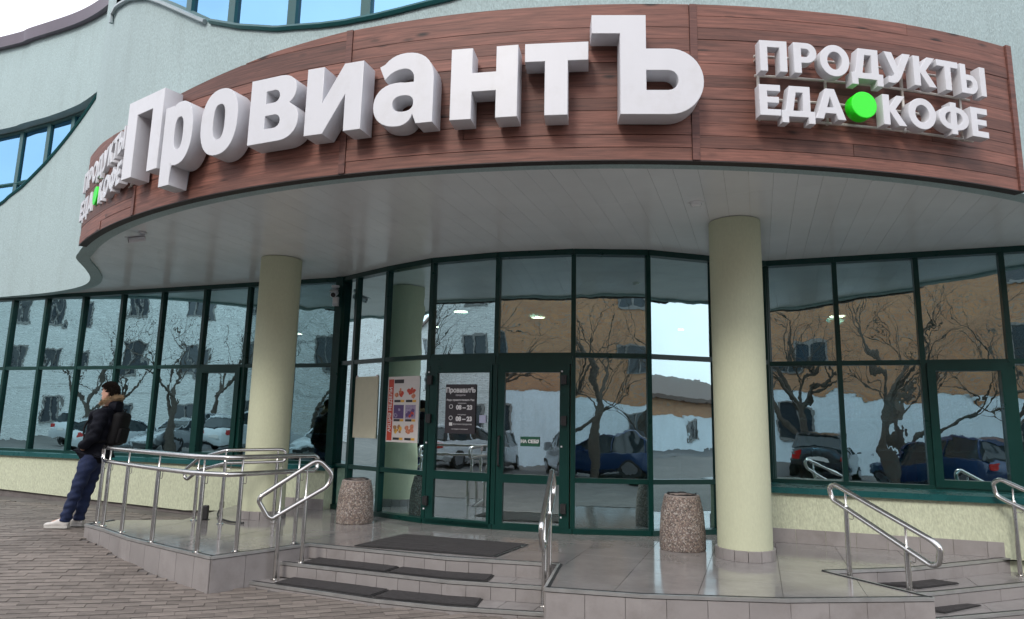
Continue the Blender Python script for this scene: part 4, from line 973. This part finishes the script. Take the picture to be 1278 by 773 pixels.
# ------------------------------------------------------------------ interior lamps and shelves
lampi = 0
for u_,v_s,wh in ((-9.5,(12.6,),'the far left glazing'),(-6.0,(12.2,),'the glazing right of the left column'),(-4.7,(10.6,),'the pane above the food poster'),(-3.6,(11.5,),'the pane above the left door'),(-1.4,(13.5,),'the pane above the right door'),(1.3,(12.4,),'the pane left of the right column'),(4.2,(12.2,),'the middle pane of the right glazing')):
    for v_ in v_s:
        lo = thing('ceiling_lamp', tuple(uv(u_,v_,3.158)), 'round warm ceiling lamp glowing inside behind '+wh, 'lamp', 'round ceiling lamps inside the shop')
        mm = MB(); p = uv(u_,v_,3.10); mm.lathe(p,[(.13,0),(.15,.02),(.15,.058)],18); mm.obj('housing',M_lampb,lo)
        mm = MB(); mm.lathe(p-Vector((0,0,.004)),[(.115,0),(.12,.003)],18); mm.obj('diffuser',M_lamp,lo)
pc = [pmat('pack_%d'%i,c,.5) for i,c in enumerate([(.5,.08,.05),(.6,.4,.08),(.12,.3,.1),(.6,.58,.5),(.1,.15,.4),(.5,.2,.06)])]
for k,(u_,v_,lab) in enumerate(((-10.5,11.2,'grey shop shelf of packets behind the far left glazing'),(-7.2,11.4,'grey shop shelf of packets behind the glazing near the left column'),(1.7,11.2,'grey shop shelf of packets behind the pane left of the right column'),(4.6,11.8,'grey shop shelf of packets behind the right hand glazing'))):
    sh = thing('shop_shelf', tuple(uv(u_,v_,0)), lab, 'shelf')
    mm = MB(); mm.box(uv(u_,v_+.25,.95),(2.2,.04,1.88),U,V_); mm.obj('back_panel',M_int_floor,sh)
    for z in (.12,.55,.98,1.4,1.8):
        mm = MB(); mm.box(uv(u_,v_,z),(2.2,.44,.03),U,V_); mm.obj('shelf_board',M_lampb,sh)
        if z < 1.7:
            for q_ in range(9): mm = MB(); h_ = random.uniform(.18,.33); mm.box(uv(u_-1+q_*.24+.04,v_-.04,z+.016+h_/2),(.2,.26,h_),U,V_); mm.obj('packet',random.choice(pc),sh)

# ------------------------------------------------------------------ the man leaning on the railing
M_skin = pmat('skin', (.50,.28,.20), .5, 0, .08, 12)
M_hair = pmat('dark_hair', (.014,.010,.008), .9, 0, .3, 60, .5, 200, spec=.15)
M_jacket = pmat('navy_jacket', (.005,.006,.011), .75, 0, .3, 9, .35, 30, spec=.15)
M_jeans = pmat('blue_jeans', (.009,.019,.062), .85, 0, .35, 12, .3, 90)
M_fur = pmat('tan_fur', (.34,.24,.14), .9, 0, .4, 40)
M_shoe = pmat('white_trainer', (.62,.60,.57), .5, 0, .08, 20)
M_sole = pmat('shoe_sole', (.5,.49,.46), .7)
M_pack = pmat('black_backpack', (.006,.006,.007), .75, 0, .25, 12, .3, 60, spec=.2)
def skin(nodes, edges, root, sub=2, rem=0):
    names = list(nodes); me = bpy.data.meshes.new('skin'); me.from_pydata([nodes[n][:3] for n in names],[(names.index(a),names.index(b)) for a,b in edges],[])
    ob = bpy.data.objects.new('skin',me); C.objects.link(ob)
    md = ob.modifiers.new('s','SKIN'); md.use_smooth_shade = True
    for i,n in enumerate(names):
        r = nodes[n][3]; r = r if isinstance(r,tuple) else (r,r)
        me.skin_vertices[0].data[i].radius = r; me.skin_vertices[0].data[i].use_root = (n == root)
    sb = ob.modifiers.new('u','SUBSURF'); sb.levels = sub
    if rem: rm = ob.modifiers.new('r','REMESH'); rm.mode = 'VOXEL'; rm.voxel_size = rem; rm.use_smooth_shade = True
    dg = bpy.context.evaluated_depsgraph_get(); m2 = bpy.data.meshes.new_from_object(ob.evaluated_get(dg)); bpy.data.objects.remove(ob); return m2
PX, PY = -5.39, 8.60; PZ = gz(PX,PY)
man = thing('person', (PX,PY,PZ), 'man in dark hooded jacket and blue jeans leaning back against the railing', 'person')
def put(me, name, mat, parent, smooth=True):
    me.materials.clear(); me.materials.append(mat); me.name = name
    if smooth: me.polygons.foreach_set('use_smooth',[True]*len(me.polygons))
    o = bpy.data.objects.new(name,me); C.objects.link(o); o.parent = parent; return o
# local frame: -x is the way he faces, y away from the viewer, origin between the feet
hipL, hipR = (.345,-.09,.90), (.345,.09,.90)
headc = Vector((.462,0,1.685))
def head_parts(bm):
    # cross sections: z, forward extent, back extent, half width
    secs = [(-.135,.035,.05,.045),(-.115,.078,.055,.055),(-.095,.088,.062,.062),(-.075,.086,.07,.066),(-.06,.094,.078,.069),(-.05,.090,.082,.070),(-.04,.096,.085,.071),(-.028,.092,.090,.072),(-.015,.100,.094,.073),(-.002,.118,.096,.074),(.008,.114,.097,.075),(.022,.100,.098,.076),(.036,.090,.098,.076),(.05,.094,.098,.077),(.07,.094,.098,.076),(.09,.086,.094,.072),(.11,.066,.08,.06),(.124,.04,.055,.042),(.13,.012,.02,.016)]
    n = 20; rings = []
    for z,f,b_,w in secs:
        r = []
        for k in range(n):
            a = 2*math.pi*k/n; c,s = math.cos(a),math.sin(a)
            ext = f if c > 0 else b_
            x = -c*ext
            # the nose and the lips are narrow: only the front-most vertices reach the full extent
            if c > 0 and -.03 < z < .03: x = -c*(.089 if k not in (0,) else ext)
            y = s*w
            r.append(bm.verts.new(headc+Vector((x*math.cos(.0),y,z))))
        rings.append(r)
    for a,b in zip(rings[:-1],rings[1:]):
        for k in range(n): bm.faces.new((a[k],a[(k+1)%n],b[(k+1)%n],b[k]))
    bm.faces.new(rings[0][::-1]); bm.faces.new(rings[-1])
body = skin({'pelvis':(.345,0,.92,(.15,.11)),'waist':(.385,0,1.08,(.13,.10)),'chest':(.435,0,1.30,(.15,.11)),'neck0':(.485,0,1.47,.075),'neck':(.478,0,1.56,.058),'skull':(.47,0,1.66,.06),
  'hipL':(*hipL,.088),'kneeL':(.24,-.095,.475,.058),'ankL':(.125,-.10,.095,.042),'toeL':(-.03,-.11,.05,.03),
  'hipR':(*hipR,.088),'kneeR':(.27,.09,.475,.058),'ankR':(.19,.08,.095,.042),'toeR':(.04,.09,.05,.03),
  'shL':(.495,-.185,1.425,.065),'elL':(.46,-.235,1.13,.046),'wrL':(.30,-.165,1.0,.032),'haL':(.265,-.125,.965,.034),
  'shR':(.495,.185,1.425,.065),'elR':(.46,.235,1.13,.046),'wrR':(.30,.165,1.0,.032),'haR':(.265,.125,.965,.034)},
 [('pelvis','waist'),('waist','chest'),('chest','neck0'),('neck0','neck'),('neck','skull'),('pelvis','hipL'),('hipL','kneeL'),('kneeL','ankL'),('ankL','toeL'),('pelvis','hipR'),('hipR','kneeR'),('kneeR','ankR'),('ankR','toeR'),
  ('chest','shL'),('shL','elL'),('elL','wrL'),('wrL','haL'),('chest','shR'),('shR','elR'),('elR','wrR'),('wrR','haR')],'pelvis')
bm = bmesh.new(); bm.from_mesh(body); head_parts(bm)
# ears and fingers
for sgn in (-1,1):
    bmesh.ops.create_uvsphere(bm,u_segments=10,v_segments=8,radius=1,matrix=Matrix.Translation(headc+Vector((.012,sgn*.078,-.005)))@Matrix.Diagonal((.02,.010,.033,1)))
    for k in range(5):
        base = Vector((.262,sgn*(.135-.016*k),.955+.006*(k-2))) if k < 4 else Vector((.275,sgn*.10,.985))
        tip = base+Vector((-.02,-sgn*.012,-.075+.01*abs(k-1.5))) if k < 4 else base+Vector((-.05,-sgn*.015,.012))
        bmesh.ops.create_cone(bm,segments=8,cap_ends=True,radius1=.0095,radius2=.007,depth=(tip-base).length,matrix=Matrix.Translation((base+tip)/2)@(tip-base).to_track_quat('Z','Y').to_matrix().to_4x4())
bm.to_mesh(body); bm.free()
bo = put(body,'body',M_skin,man)
ob = bo; md = ob.modifiers.new('r','REMESH'); md.mode = 'VOXEL'; md.voxel_size = .0075; md.use_smooth_shade = True
dg = bpy.context.evaluated_depsgraph_get(); m2 = bpy.data.meshes.new_from_object(ob.evaluated_get(dg)); ob.modifiers.clear(); ob.data = m2; m2.materials.clear(); m2.materials.append(M_skin)
for sgn in (-1,1):
    mm = MB(); cc = headc+Vector((-.082,sgn*.032,.026)); mm.lathe(cc,[(.001,-.007),(.0105,0),(.001,.007)],10); mk('eye',[Vector(v)+Vector((PX,PY,PZ)) for v in mm.V],mm.F,M_paper,man,True)
    mm = MB(); mm.bar(headc+Vector((-.094,sgn*.014,.047)),headc+Vector((-.082,sgn*.052,.050)),.008,.009); mk('eyebrow',[Vector(v)+Vector((PX,PY,PZ)) for v in mm.V],mm.F,M_hair,man)
mm = MB(); mm.bar(headc+Vector((-.0935,-.024,-.054)),headc+Vector((-.0935,.024,-.054)),.006,.009); mk('lips',[Vector(v)+Vector((PX,PY,PZ)) for v in mm.V],mm.F,pmat('lips',(.34,.13,.11),.5),man)
# short dark hair: shell over the skull, cropped at the temples
bm = bmesh.new(); bmesh.ops.create_uvsphere(bm,u_segments=32,v_segments=22,radius=1)
for v in bm.verts:
    c = v.co; j = 1+.035*math.sin(c.x*31+c.y*17)*math.cos(c.z*27)
    v.co = headc+Vector((.004,0,.022))+Vector((c.x*.114,c.y*.090,c.z*.124))*j
def hairline(x): return float(np.interp(x,[-.12,-.085,-.06,-.035,-.012,.0,.02,.035,.06],[.085,.08,.07,.055,.04,.0,.028,-.02,-.055]))
kill = [v for v in bm.verts if (v.co-headc).z < hairline((v.co-headc).x)]
bmesh.ops.delete(bm,geom=kill,context='VERTS'); me = bpy.data.meshes.new('hair'); bm.to_mesh(me); bm.free(); hair = put(me,'hair',M_hair,man)
bm = bmesh.new(); bm.from_mesh(hair.data); bm.normal_update()
for v in list(bm.verts):
    for q in range(2):
        nn = v.normal; t_ = nn.orthogonal().normalized(); t_.rotate(Matrix.Rotation(rnd()*6.28,3,nn)); tip = v.co+nn*random.uniform(.006,.016)+Vector((-.008,0,.002))+t_*.012
        bm.faces.new((bm.verts.new(v.co+t_.cross(nn)*.004),bm.verts.new(v.co-t_.cross(nn)*.004),bm.verts.new(tip)))
bm.to_mesh(hair.data); bm.free()
sm = hair.modifiers.new('t','SOLIDIFY'); sm.thickness = .012; sm.offset = -1
jk = skin({'hem':(.325,0,.785,(.150,.188)),'hip':(.355,0,.93,(.160,.200)),'waist':(.388,0,1.08,(.158,.195)),'chest':(.43,0,1.28,(.178,.215)),'yoke':(.475,0,1.42,(.14,.17)),'neck':(.483,0,1.50,(.095,.10)),'col':(.475,0,1.545,(.088,.085)),
  'shL':(.497,-.19,1.425,.088),'uaL':(.49,-.235,1.28,.083),'elL':(.462,-.25,1.12,.076),'faL':(.355,-.225,1.045,.070),'wrL':(.265,-.17,.995,.062),
  'shR':(.497,.19,1.425,.088),'uaR':(.49,.235,1.28,.083),'elR':(.462,.25,1.12,.076),'faR':(.355,.225,1.045,.070),'wrR':(.265,.17,.995,.062)},
 [('hem','hip'),('hip','waist'),('waist','chest'),('chest','yoke'),('yoke','neck'),('neck','col'),('yoke','shL'),('shL','uaL'),('uaL','elL'),('elL','faL'),('faL','wrL'),('yoke','shR'),('shR','uaR'),('uaR','elR'),('elR','faR'),('faR','wrR')],'waist',3)
def folds(me, amp, fz=34, fx=21):
    for v in me.vertices:
        c = v.co; a = amp*(math.sin(c.z*fz+c.x*fx+2.2*math.sin(c.y*11+c.z*7))+.6*math.sin(c.z*fz*2.1-c.x*33+c.y*19)); n = v.normal; v.co = c+n*a
jk.update(); folds(jk,.0065); jo = put(jk,'jacket',M_jacket,man)
for zz,w in ((.875,.19),):
    pass
mm = MB(); 
for k in range(9): pass
tr = skin({'waist':(.36,0,.99,(.145,.165)),'seat':(.35,0,.90,(.150,.17)),'thL':(.33,-.09,.80,.105),'mtL':(.285,-.095,.63,.090),'knL':(.24,-.095,.475,.077),'shL':(.19,-.098,.30,.072),'hemL':(.14,-.10,.10,.070),'cufL':(.132,-.10,.075,.073),
  'thR':(.335,.09,.80,.105),'mtR':(.305,.09,.63,.090),'knR':(.27,.09,.475,.077),'shR':(.235,.085,.30,.072),'hemR':(.205,.08,.10,.070),'cufR':(.20,.08,.075,.073)},
 [('waist','seat'),('seat','thL'),('thL','mtL'),('mtL','knL'),('knL','shL'),('shL','hemL'),('hemL','cufL'),('seat','thR'),('thR','mtR'),('mtR','knR'),('knR','shR'),('shR','hemR'),('hemR','cufR')],'seat',3)
tr.update(); folds(tr,.0065,40,13); put(tr,'trousers',M_jeans,man)
def shoe(x, y, tilt):
    n = 14; L_ = .30; secs = [(0,.030,.055),(.04,.040,.085),(.08,.041,.10),(.12,.041,.092),(.17,.046,.066),(.22,.050,.052),(.26,.045,.044),(.29,.028,.032),(.302,.008,.02)]
    V=[]; F=[]
    for q,(d,w,h) in enumerate(secs):
        for k in range(n):
            a = 2*math.pi*k/n; V.append((x+.09-d, y+w*math.copysign(abs(math.cos(a))**.8,math.cos(a)), .022+max(0,(h*.5-.0)*(1+math.copysign(abs(math.sin(a))**.75,math.sin(a))))))
    for q in range(len(secs)-1):
        for k in range(n): F.append((q*n+k,q*n+(k+1)%n,(q+1)*n+(k+1)%n,(q+1)*n+k))
    F += [tuple(range(n-1,-1,-1)),tuple((len(secs)-1)*n+k for k in range(n))]
    W = lambda v: (v[0]+PX,v[1]+PY,v[2]+PZ)
    s = mk('shoe',[W(v) for v in V],F,M_shoe,man,True)
    P = [(x+.095-d,y+w*1.06) for d,w,h in secs]+[(x+.095-d,y-w*1.06) for d,w,h in secs[::-1]]
    mm = MB(); mm.prism(P,.003,.032); mk('sole',[W(v) for v in mm.V],mm.F,M_sole,s)
    for k in range(4):
        mm = MB(); xx = x+.09-.13-k*.022; hh = .022+.095-.012*k-.02; mm.tube([(xx,y-.026,hh-.012),(xx,y,hh+.006),(xx,y+.026,hh-.012)],.004,5); mk('lace',[W(v) for v in mm.V],mm.F,M_sole,s)
shoe(.10,-.105,0); shoe(.17,.085,0)
# hood lying back with a fur edge round the neck
hd = skin({'a':(.505,-.09,1.545,.05),'b':(.575,-.07,1.525,.075),'c':(.60,0,1.515,.088),'d':(.575,.07,1.525,.075),'e':(.505,.09,1.545,.05),'f':(.575,0,1.45,.08)},[('a','b'),('b','c'),('c','d'),('d','e'),('c','f')],'c',2)
put(hd,'hood',M_jacket,man)
V=[]; F=[]; random.seed(21)
fpth = [Vector(p)+Vector((-.012,0,.012)) for p in ((.425,-.088,1.535),(.45,-.10,1.55),(.485,-.112,1.575),(.53,-.115,1.60),(.585,-.085,1.62),(.61,-.03,1.628),(.61,.03,1.628),(.585,.085,1.62),(.53,.115,1.60),(.485,.112,1.575),(.45,.10,1.55),(.425,.088,1.535))]
for i in range(len(fpth)-1):
    for k in range(150):
        p = fpth[i].lerp(fpth[i+1],rnd()); d = Vector((random.gauss(0,1),random.gauss(0,1),random.gauss(.2,1))).normalized(); q = p+d*random.uniform(.028,.062); s = d.orthogonal().normalized()*.0042
        k0 = len(V); V += [p+s,p-s,q]; F.append((k0,k0+1,k0+2))
mb = MB(); mb.tube(fpth,.014,8); k0 = len(V); V += [Vector(v) for v in mb.V]; F += [tuple(i+k0 for i in f) for f in mb.F]
mk('fur_trim',[v+Vector((PX,PY,PZ)) for v in V],F,M_fur,man)
# backpack on his back
bk = thing('backpack', (PX+.68,PY,PZ+1.05), 'black backpack worn on the back of the man by the railing', 'backpack')
def rbox(c, size, r, seg=4, axis=None):
    bm = bmesh.new(); bmesh.ops.create_cube(bm,size=1)
    for v in bm.verts: v.co = Vector((v.co.x*size[0],v.co.y*size[1],v.co.z*size[2]))
    bmesh.ops.bevel(bm,geom=list(bm.edges),offset=r,segments=seg,profile=.5,affect='EDGES'); V = [v.co.copy() for v in bm.verts]; bm.verts.index_update(); F = [tuple(v.index for v in f.verts) for f in bm.faces]; bm.free(); return V,F
tl = Matrix.Rotation(math.radians(10),4,'Y')
def packpart(name, c, size, r, mat=M_pack):
    V,F = rbox(c,size,r); W = [tl@v+Vector(c)+Vector((PX,PY,PZ)) for v in V]; W = [w+Vector((.004*math.sin(w.z*40),0,0)) for w in W]; return mk(name,W,F,mat,bk,True)
packpart('main_bag',(.628,0,1.235),(.14,.28,.43),.06); packpart('front_pocket',(.682,0,1.15),(.06,.22,.21),.028)
mm = MB(); mm.tube([(PX+.67,PY-.03,PZ+1.45),(PX+.69,PY-.03,PZ+1.485),(PX+.69,PY+.03,PZ+1.485),(PX+.67,PY+.03,PZ+1.45)],.008,6); mm.obj('carry_loop',M_pack,bk)
for sgn in (-1,1):
    mm = MB(); pts = [(.60,sgn*.10,1.40),(.53,sgn*.115,1.495),(.44,sgn*.135,1.46),(.305,sgn*.145,1.34),(.265,sgn*.155,1.22),(.31,sgn*.195,1.12),(.44,sgn*.20,1.07),(.57,sgn*.14,1.08)]
    mm.tube([(PX+p[0],PY+p[1],PZ+p[2]) for p in round_path(pts,.08,3)],.012,6); mm.obj('shoulder_strap',M_pack,bk)

man.scale = (.945,)*3; bk.scale = (.945,)*3; bk.location = (PX+.68*.945, PY, PZ+1.05*.945)

# ------------------------------------------------------------------ the street behind the viewer, mirrored in the glass
road = mk('road', [uv(u_,v_,gz(*uv(max(-25,min(25,u_)),v_)[:2])+.0) for v_ in (-8.6,-7.2,-5.8,-4.4) for u_ in (-60,-24,-12,0,12,24,60)], [(j*7+i,j*7+i+1,(j+1)*7+i+1,(j+1)*7+i) for j in range(3) for i in range(6)], M_road)
props(road,'asphalt parking strip across from the shop',None,None,'structure')
M_wbrick = brickmat('white_brick',(.78,.78,.76),(.66,.66,.64),(.46,.45,.44)); M_obrick = brickmat('ochre_brick',(.52,.27,.135),(.42,.20,.10),(.32,.24,.19))
M_pblue = stucco('pale_blue_plaster',(.74,.82,.87)); M_eave = pmat('brown_eave',(.09,.05,.035),.6); M_wf = pmat('grey_window_frame',(.22,.21,.2),.5); M_dglass = pmat('dark_window_glass',(.03,.04,.05),.08)
def street_building(name, u0, u1, v, h, hl, mlow, mup, label):
    b = thing(name, tuple(uv((u0+u1)/2,v,-.5)), label, 'building')
    # local frame turned so the wall faces the shop
    m = MB(); m.box(uv((u0+u1)/2,v-5,hl/2-.5),(u1-u0,10,hl+.001),U,V_); m.obj('ground_floor_wall',mlow,b)
    m = MB(); m.box(uv((u0+u1)/2,v-5,(hl+h)/2-.5),(u1-u0+.04,10.04,h-hl),U,V_); m.obj('upper_wall',mup,b)
    m = MB(); m.box(uv((u0+u1)/2,v-5,h-.5+.14),(u1-u0+1,11,.28),U,V_); m.obj('eave',M_eave,b)
    m = MB(); m.add([uv(u0-.5,v+.5,h-.22),uv(u1+.5,v+.5,h-.22),uv(u1+.5,v-5,h+2),uv(u0-.5,v-5,h+2),uv(u0-.5,v-10.5,h-.22),uv(u1+.5,v-10.5,h-.22)],[(0,1,2,3),(3,2,5,4),(0,3,4),(1,5,2)]); m.obj('roof',M_eave,b)
    u_ = u0+1.6
    while u_ < u1-1:
        for z in ((hl*.52-.35,hl+(h-hl)*.27-.5,hl+(h-hl)*.72-.5) if h > 8 else (hl*.52-.35,)):
            m = MB(); 
            for dz in (-.75,.75): m.box(uv(u_,v+.03,z+dz),(1.3,.1,.09),U,V_)
            for du in (-.62,0,.62): m.box(uv(u_+du,v+.03,z),(.08,.1,1.42),U,V_)
            f = m.obj('window',M_wf,b); m = MB(); m.box(uv(u_,v+.025,z),(1.22,.02,1.42),U,V_); m.obj('pane',M_dglass,f)
        u_ += 4.3 if mup is M_wbrick else 7.9
    return b
street_building('brick_house',-60,-9.2,-11.5,9.6,3.2,M_wbrick,M_wbrick,'white brick building across the street, mirrored in the left door glass')
street_building('plastered_house',-8.6,26,-12.2,9.8,3.1,M_pblue,M_obrick,'building with pale blue ground floor and ochre brick above, mirrored right of the doors')
street_building('corner_kiosk',30,52,-9,3.4,2.4,M_pblue,M_obrick,'low ochre building far right down the street, mirrored beside the right column')
street_building('sky_screen_block',-56,-48,7,15,3,M_wbrick,M_wbrick,'tall pale block added far to the left to keep bright sky out of the bay panes')  # added out of view to darken what the left bay panes mirror
M_bark = pmat('bark',(.075,.06,.048),.9,0,.3,9,.6,30)
def bare_tree(loc, seed, h, name_label):
    rs = random.Random(seed); tr_ = thing('bare_tree', tuple(loc), name_label, 'tree', 'bare street trees behind the viewer')
    tm, bmx = MB(), MB(); loc = Vector(loc)
    def grow(mb, p, d, r, ln, depth):
        pts = [p]; rad = [r]; n = 4 if depth < 5 else 2
        for k in range(n):
            w_ = .05 if depth == 0 else .15; d = (d+Vector((rs.gauss(0,w_),rs.gauss(0,w_),rs.gauss(.05,.08)))).normalized(); p = p+d*ln/n; pts.append(p); rad.append(r*(1-.42*(k+1)/n))
        mb.tube(pts,r,7 if depth < 2 else (4 if depth < 5 else 3),caps=False,radii=rad)
        if depth >= 7: return
        for k in range(3 if depth < 3 else rs.choice((2,2,3))):
            a = rs.uniform(0,6.28); tilt = rs.uniform(.35,.85); o = d.orthogonal().normalized(); o.rotate(Matrix.Rotation(a,3,d)); nd = (d*math.cos(tilt)+o*math.sin(tilt)).normalized()
            q = pts[-1] if k == 0 else pts[rs.choice((2,3,4) if n == 4 else (1,2))]
            grow(bmx if depth >= 0 else mb, q, nd, rad[-1]*rs.uniform(.55,.85), ln*rs.uniform(.62,.82), depth+1)
    grow(tm, loc-Vector((0,0,.1)), Vector((rs.gauss(0,.08),rs.gauss(0,.08),1)).normalized(), .19, h*.25, 0)
    tm.obj('trunk',M_bark,tr_,True); bmx.obj('branches',M_bark,tr_,True)
for k,(u_,v_,wh) in enumerate(((-27,-4.8,'far left glazing'),(-22,-4.5,'panes behind the man'),(-17.5,-4.5,'opening sash left of the left column'),(-12.6,-3.6,'left door and the pane above it'),(3.2,-4.2,'pane right of the doors'),(-5.6,-3.8,'right door and the pane above it'),(6.0,-4.0,'right glazing as a thick forked trunk'),(9.4,-8,'right opening sash'),(.9,-4.5,'first pane right of the right column'),(22,-8,'bay pane beside the right column'),(-30,-9,'second pane from the left'),(-19.5,-9.5,'pane between the man and the opening sash'),(-24.5,-9,'third pane from the left'),(7.6,-9.4,'panes at the right edge'),(4.4,-9,'middle pane of the right glazing'),(1.0,-9.6,'lower pane right of the doors'))):
    p = uv(u_,v_); p.z = gz(p.x,p.y)
    bare_tree(p, 11+k, 9+1.6*((k*37)%5)/5, 'bare leafless street tree mirrored in the '+wh)
M_carglass = pmat('car_glass',(.02,.03,.035),.05); M_tyre = pmat('tyre',(.02,.02,.02),.85); M_rimm = pmat('wheel_rim',(.4,.4,.42),.3,.8); M_tail = pmat('tail_light',(.45,.01,.01),.15); M_headl = pmat('head_light',(.6,.62,.65),.1)
def loft(secs, n):
    V = [p for s in secs for p in s]; F = []
    for i in range(len(secs)-1):
        for k in range(n): F.append((i*n+k,i*n+(k+1)%n,(i+1)*n+(k+1)%n,(i+1)*n+k))
    F += [tuple(range(n-1,-1,-1)),tuple((len(secs)-1)*n+k for k in range(n))]; return V,F
def parked_car(loc, ang, paint, label, hatch=True):
    c = thing('parked_car', tuple(loc), label, 'car', 'parked cars across the street')
    def W(V): 
        R = Matrix.Rotation(ang,3,'Z'); return [R@Vector(v)+Vector(loc) for v in V]
    secs = []
    for x,zb,zt,w in ((-2.12,.42,.78,.70),(-2.05,.30,.93,.80),(-1.7,.22,.96,.87),(-.9,.2,.95,.885),(.3,.2,.93,.885),(1.1,.22,.92,.87),(1.75,.25,.82,.82),(2.05,.32,.70,.74),(2.15,.40,.58,.62)):
        secs.append([(x,y,z) for y,z in ((-w*.86,zb),(-w,zb+.14),(-w*1.01,(zb+zt)/2+.04),(-w*.95,zt-.05),(-w*.80,zt),(w*.80,zt),(w*.95,zt-.05),(w*1.01,(zb+zt)/2+.04),(w,zb+.14),(w*.86,zb))])
    V,F = loft(secs,10); shade_auto(mk('body',W(V),F,paint,c),32)
    rear = -2.0 if hatch else -1.55
    secs = [[(x,y,z) for y,z in ((-wb,zb),(-wt,zt),(wt,zt),(wb,zb))] for x,zb,zt,wb,wt in ((rear,.92,.98,.74,.70),(rear+.28,.92,1.34,.77,.62),(rear+.6,.92,1.41,.78,.60),(.05,.9,1.42,.78,.60),(.45,.9,1.33,.77,.60),(1.12,.88,.93,.74,.68))]
    V,F = loft(secs,4); shade_auto(mk('side_windows',W(V),F,M_carglass,c),25)
    secs = [[(x,y,z) for y,z in ((-wt,zt-.03),(-wt+.05,zt+.02),(wt-.05,zt+.02),(wt,zt-.03))] for x,zt,wt in ((rear+.24,1.35,.63),(rear+.6,1.425,.615),(.05,1.435,.61),(.42,1.36,.61))]
    V,F = loft(secs,4); shade_auto(mk('roof',W(V),F,paint,c),30)
    for x in (-.45,):
        for y in (-1,1):
            mm = MB(); mm.bar((x,y*.785,.93),(x,y*.61,1.42),.05,.03,(1,0,0)); mm.bar((rear+.16,y*.765,.93),(rear+.36,y*.63,1.38),.09,.03,(1,0,0)); mm.bar((1.1,y*.745,.91),(.40,y*.62,1.38),.05,.04,(1,0,0)); mk('pillar',W(mm.V),mm.F,paint,c)
    for x in (-1.32,1.32):
        for y in (-1,1):
            mm = MB(); mm.tube([(x,y*.70,.31),(x,y*.90,.31)],.31,20); w_ = mk('wheel',W(mm.V),mm.F,M_tyre,c); mm = MB(); mm.tube([(x,y*.88,.31),(x,y*.91,.31)],.2,14); mk('rim',W(mm.V),mm.F,M_rimm,w_)
    for y in (-1,1):
        mm = MB(); mm.box((-2.07,y*.62,.78),(.12,.26,.17)); mk('tail_light',W(mm.V),mm.F,M_tail,c)
        mm = MB(); mm.box((2.03,y*.55,.62),(.14,.30,.12)); mk('headlight',W(mm.V),mm.F,M_headl,c)
        mm = MB(); mm.box((.62,y*.96,.95),(.12,.18,.12)); mk('mirror',W(mm.V),mm.F,paint,c)
    mm = MB(); mm.box((-2.125,0,.62),(.03,.5,.11)); mk('number_plate',W(mm.V),mm.F,M_paper,c)
    mm = MB(); mm.box((2.15,0,.46),(.04,.9,.12)); mk('grille',W(mm.V),mm.F,M_black,c)
M_cw = pmat('car_paint_white',(.62,.64,.66),.2,0,.03,3,coat=.6); M_cs = pmat('car_paint_silver',(.33,.35,.37),.25,.4,.03,3,coat=.6); M_cb = pmat('car_paint_blue',(.012,.04,.11),.2,.2,.03,3,coat=.6); M_ck = pmat('car_paint_dark',(.02,.022,.025),.2,0,.03,3,coat=.6); M_cr = pmat('car_paint_red',(.2,.02,.015),.2,0,.03,3,coat=.6)
fac = math.atan2(-V_.y,-V_.x)     # nose away from the shop
for u_,v_,da,pn,lab in ((-26.5,-6,.1,M_cw,'white car furthest left across the street, mirrored in the left glazing'),(-23,-6.2,3.2,M_cs,'silver car nosing towards the shop, mirrored in the left glazing'),(-19.4,-6,.0,M_cw,'white car mirrored in the pane behind the man'),(-15.8,-6.1,3.1,M_cw,'white car facing the shop, mirrored beside the left column'),
    (-12.4,-6.0,.05,M_cw,'white hatchback with its tail to the shop, mirrored in the left door'),(-8.9,-5.8,.0,M_ck,'dark car mirrored between the two door leaves'),(-6.2,-5.9,3.2,M_cs,'silver car facing the shop, mirrored in the right door'),(-3.0,-6.2,-.3,M_cs,'silver car standing askew, mirrored at the edge of the right door'),(1.6,-5.8,.2,M_ck,'dark car mirrored beside the right column'),(4.6,-5.6,-.45,M_cb,'blue car seen from behind, mirrored right of the doors'),(9,-6.1,.0,M_ck,'dark car mirrored in the right opening sash')):
    p = uv(u_,v_); p.z = gz(p.x,p.y)+.01; parked_car(p, fac+da, pn, lab)

# ------------------------------------------------------------------ odds and ends on the platform
cb = thing('cable', (-3.5,8.8,0), 'black cable lying on the platform behind the railing near the left column', 'cable')
mm = MB(); mm.tube(round_path([(-3.72,9.25,.10),(-3.70,9.1,.02),(-3.55,8.8,.012),(-3.30,8.52,.012),(-3.12,8.46,.012)],.12,5),.011,6); mm.obj('sleeve',M_rubber,cb)
mm = MB(); mm.box((-3.72,9.27,.12),(.05,.03,.08),U,V_); mm.obj('plug',M_black,cb)
kb = thing('wheel_stop', (-3.74,8.76,0), 'small black rubber block standing at the rear railing post', 'block')
V,F = rbox((0,0,0),(.07,.06,.17),.012,2); mk('block',[v+Vector((-3.70,8.74,.087)) for v in V],F,M_rubber,kb); mm = MB(); mm.box((-3.70,8.74,.0025),(.09,.08,.004)); mm.obj('foot_plate',M_black,kb)
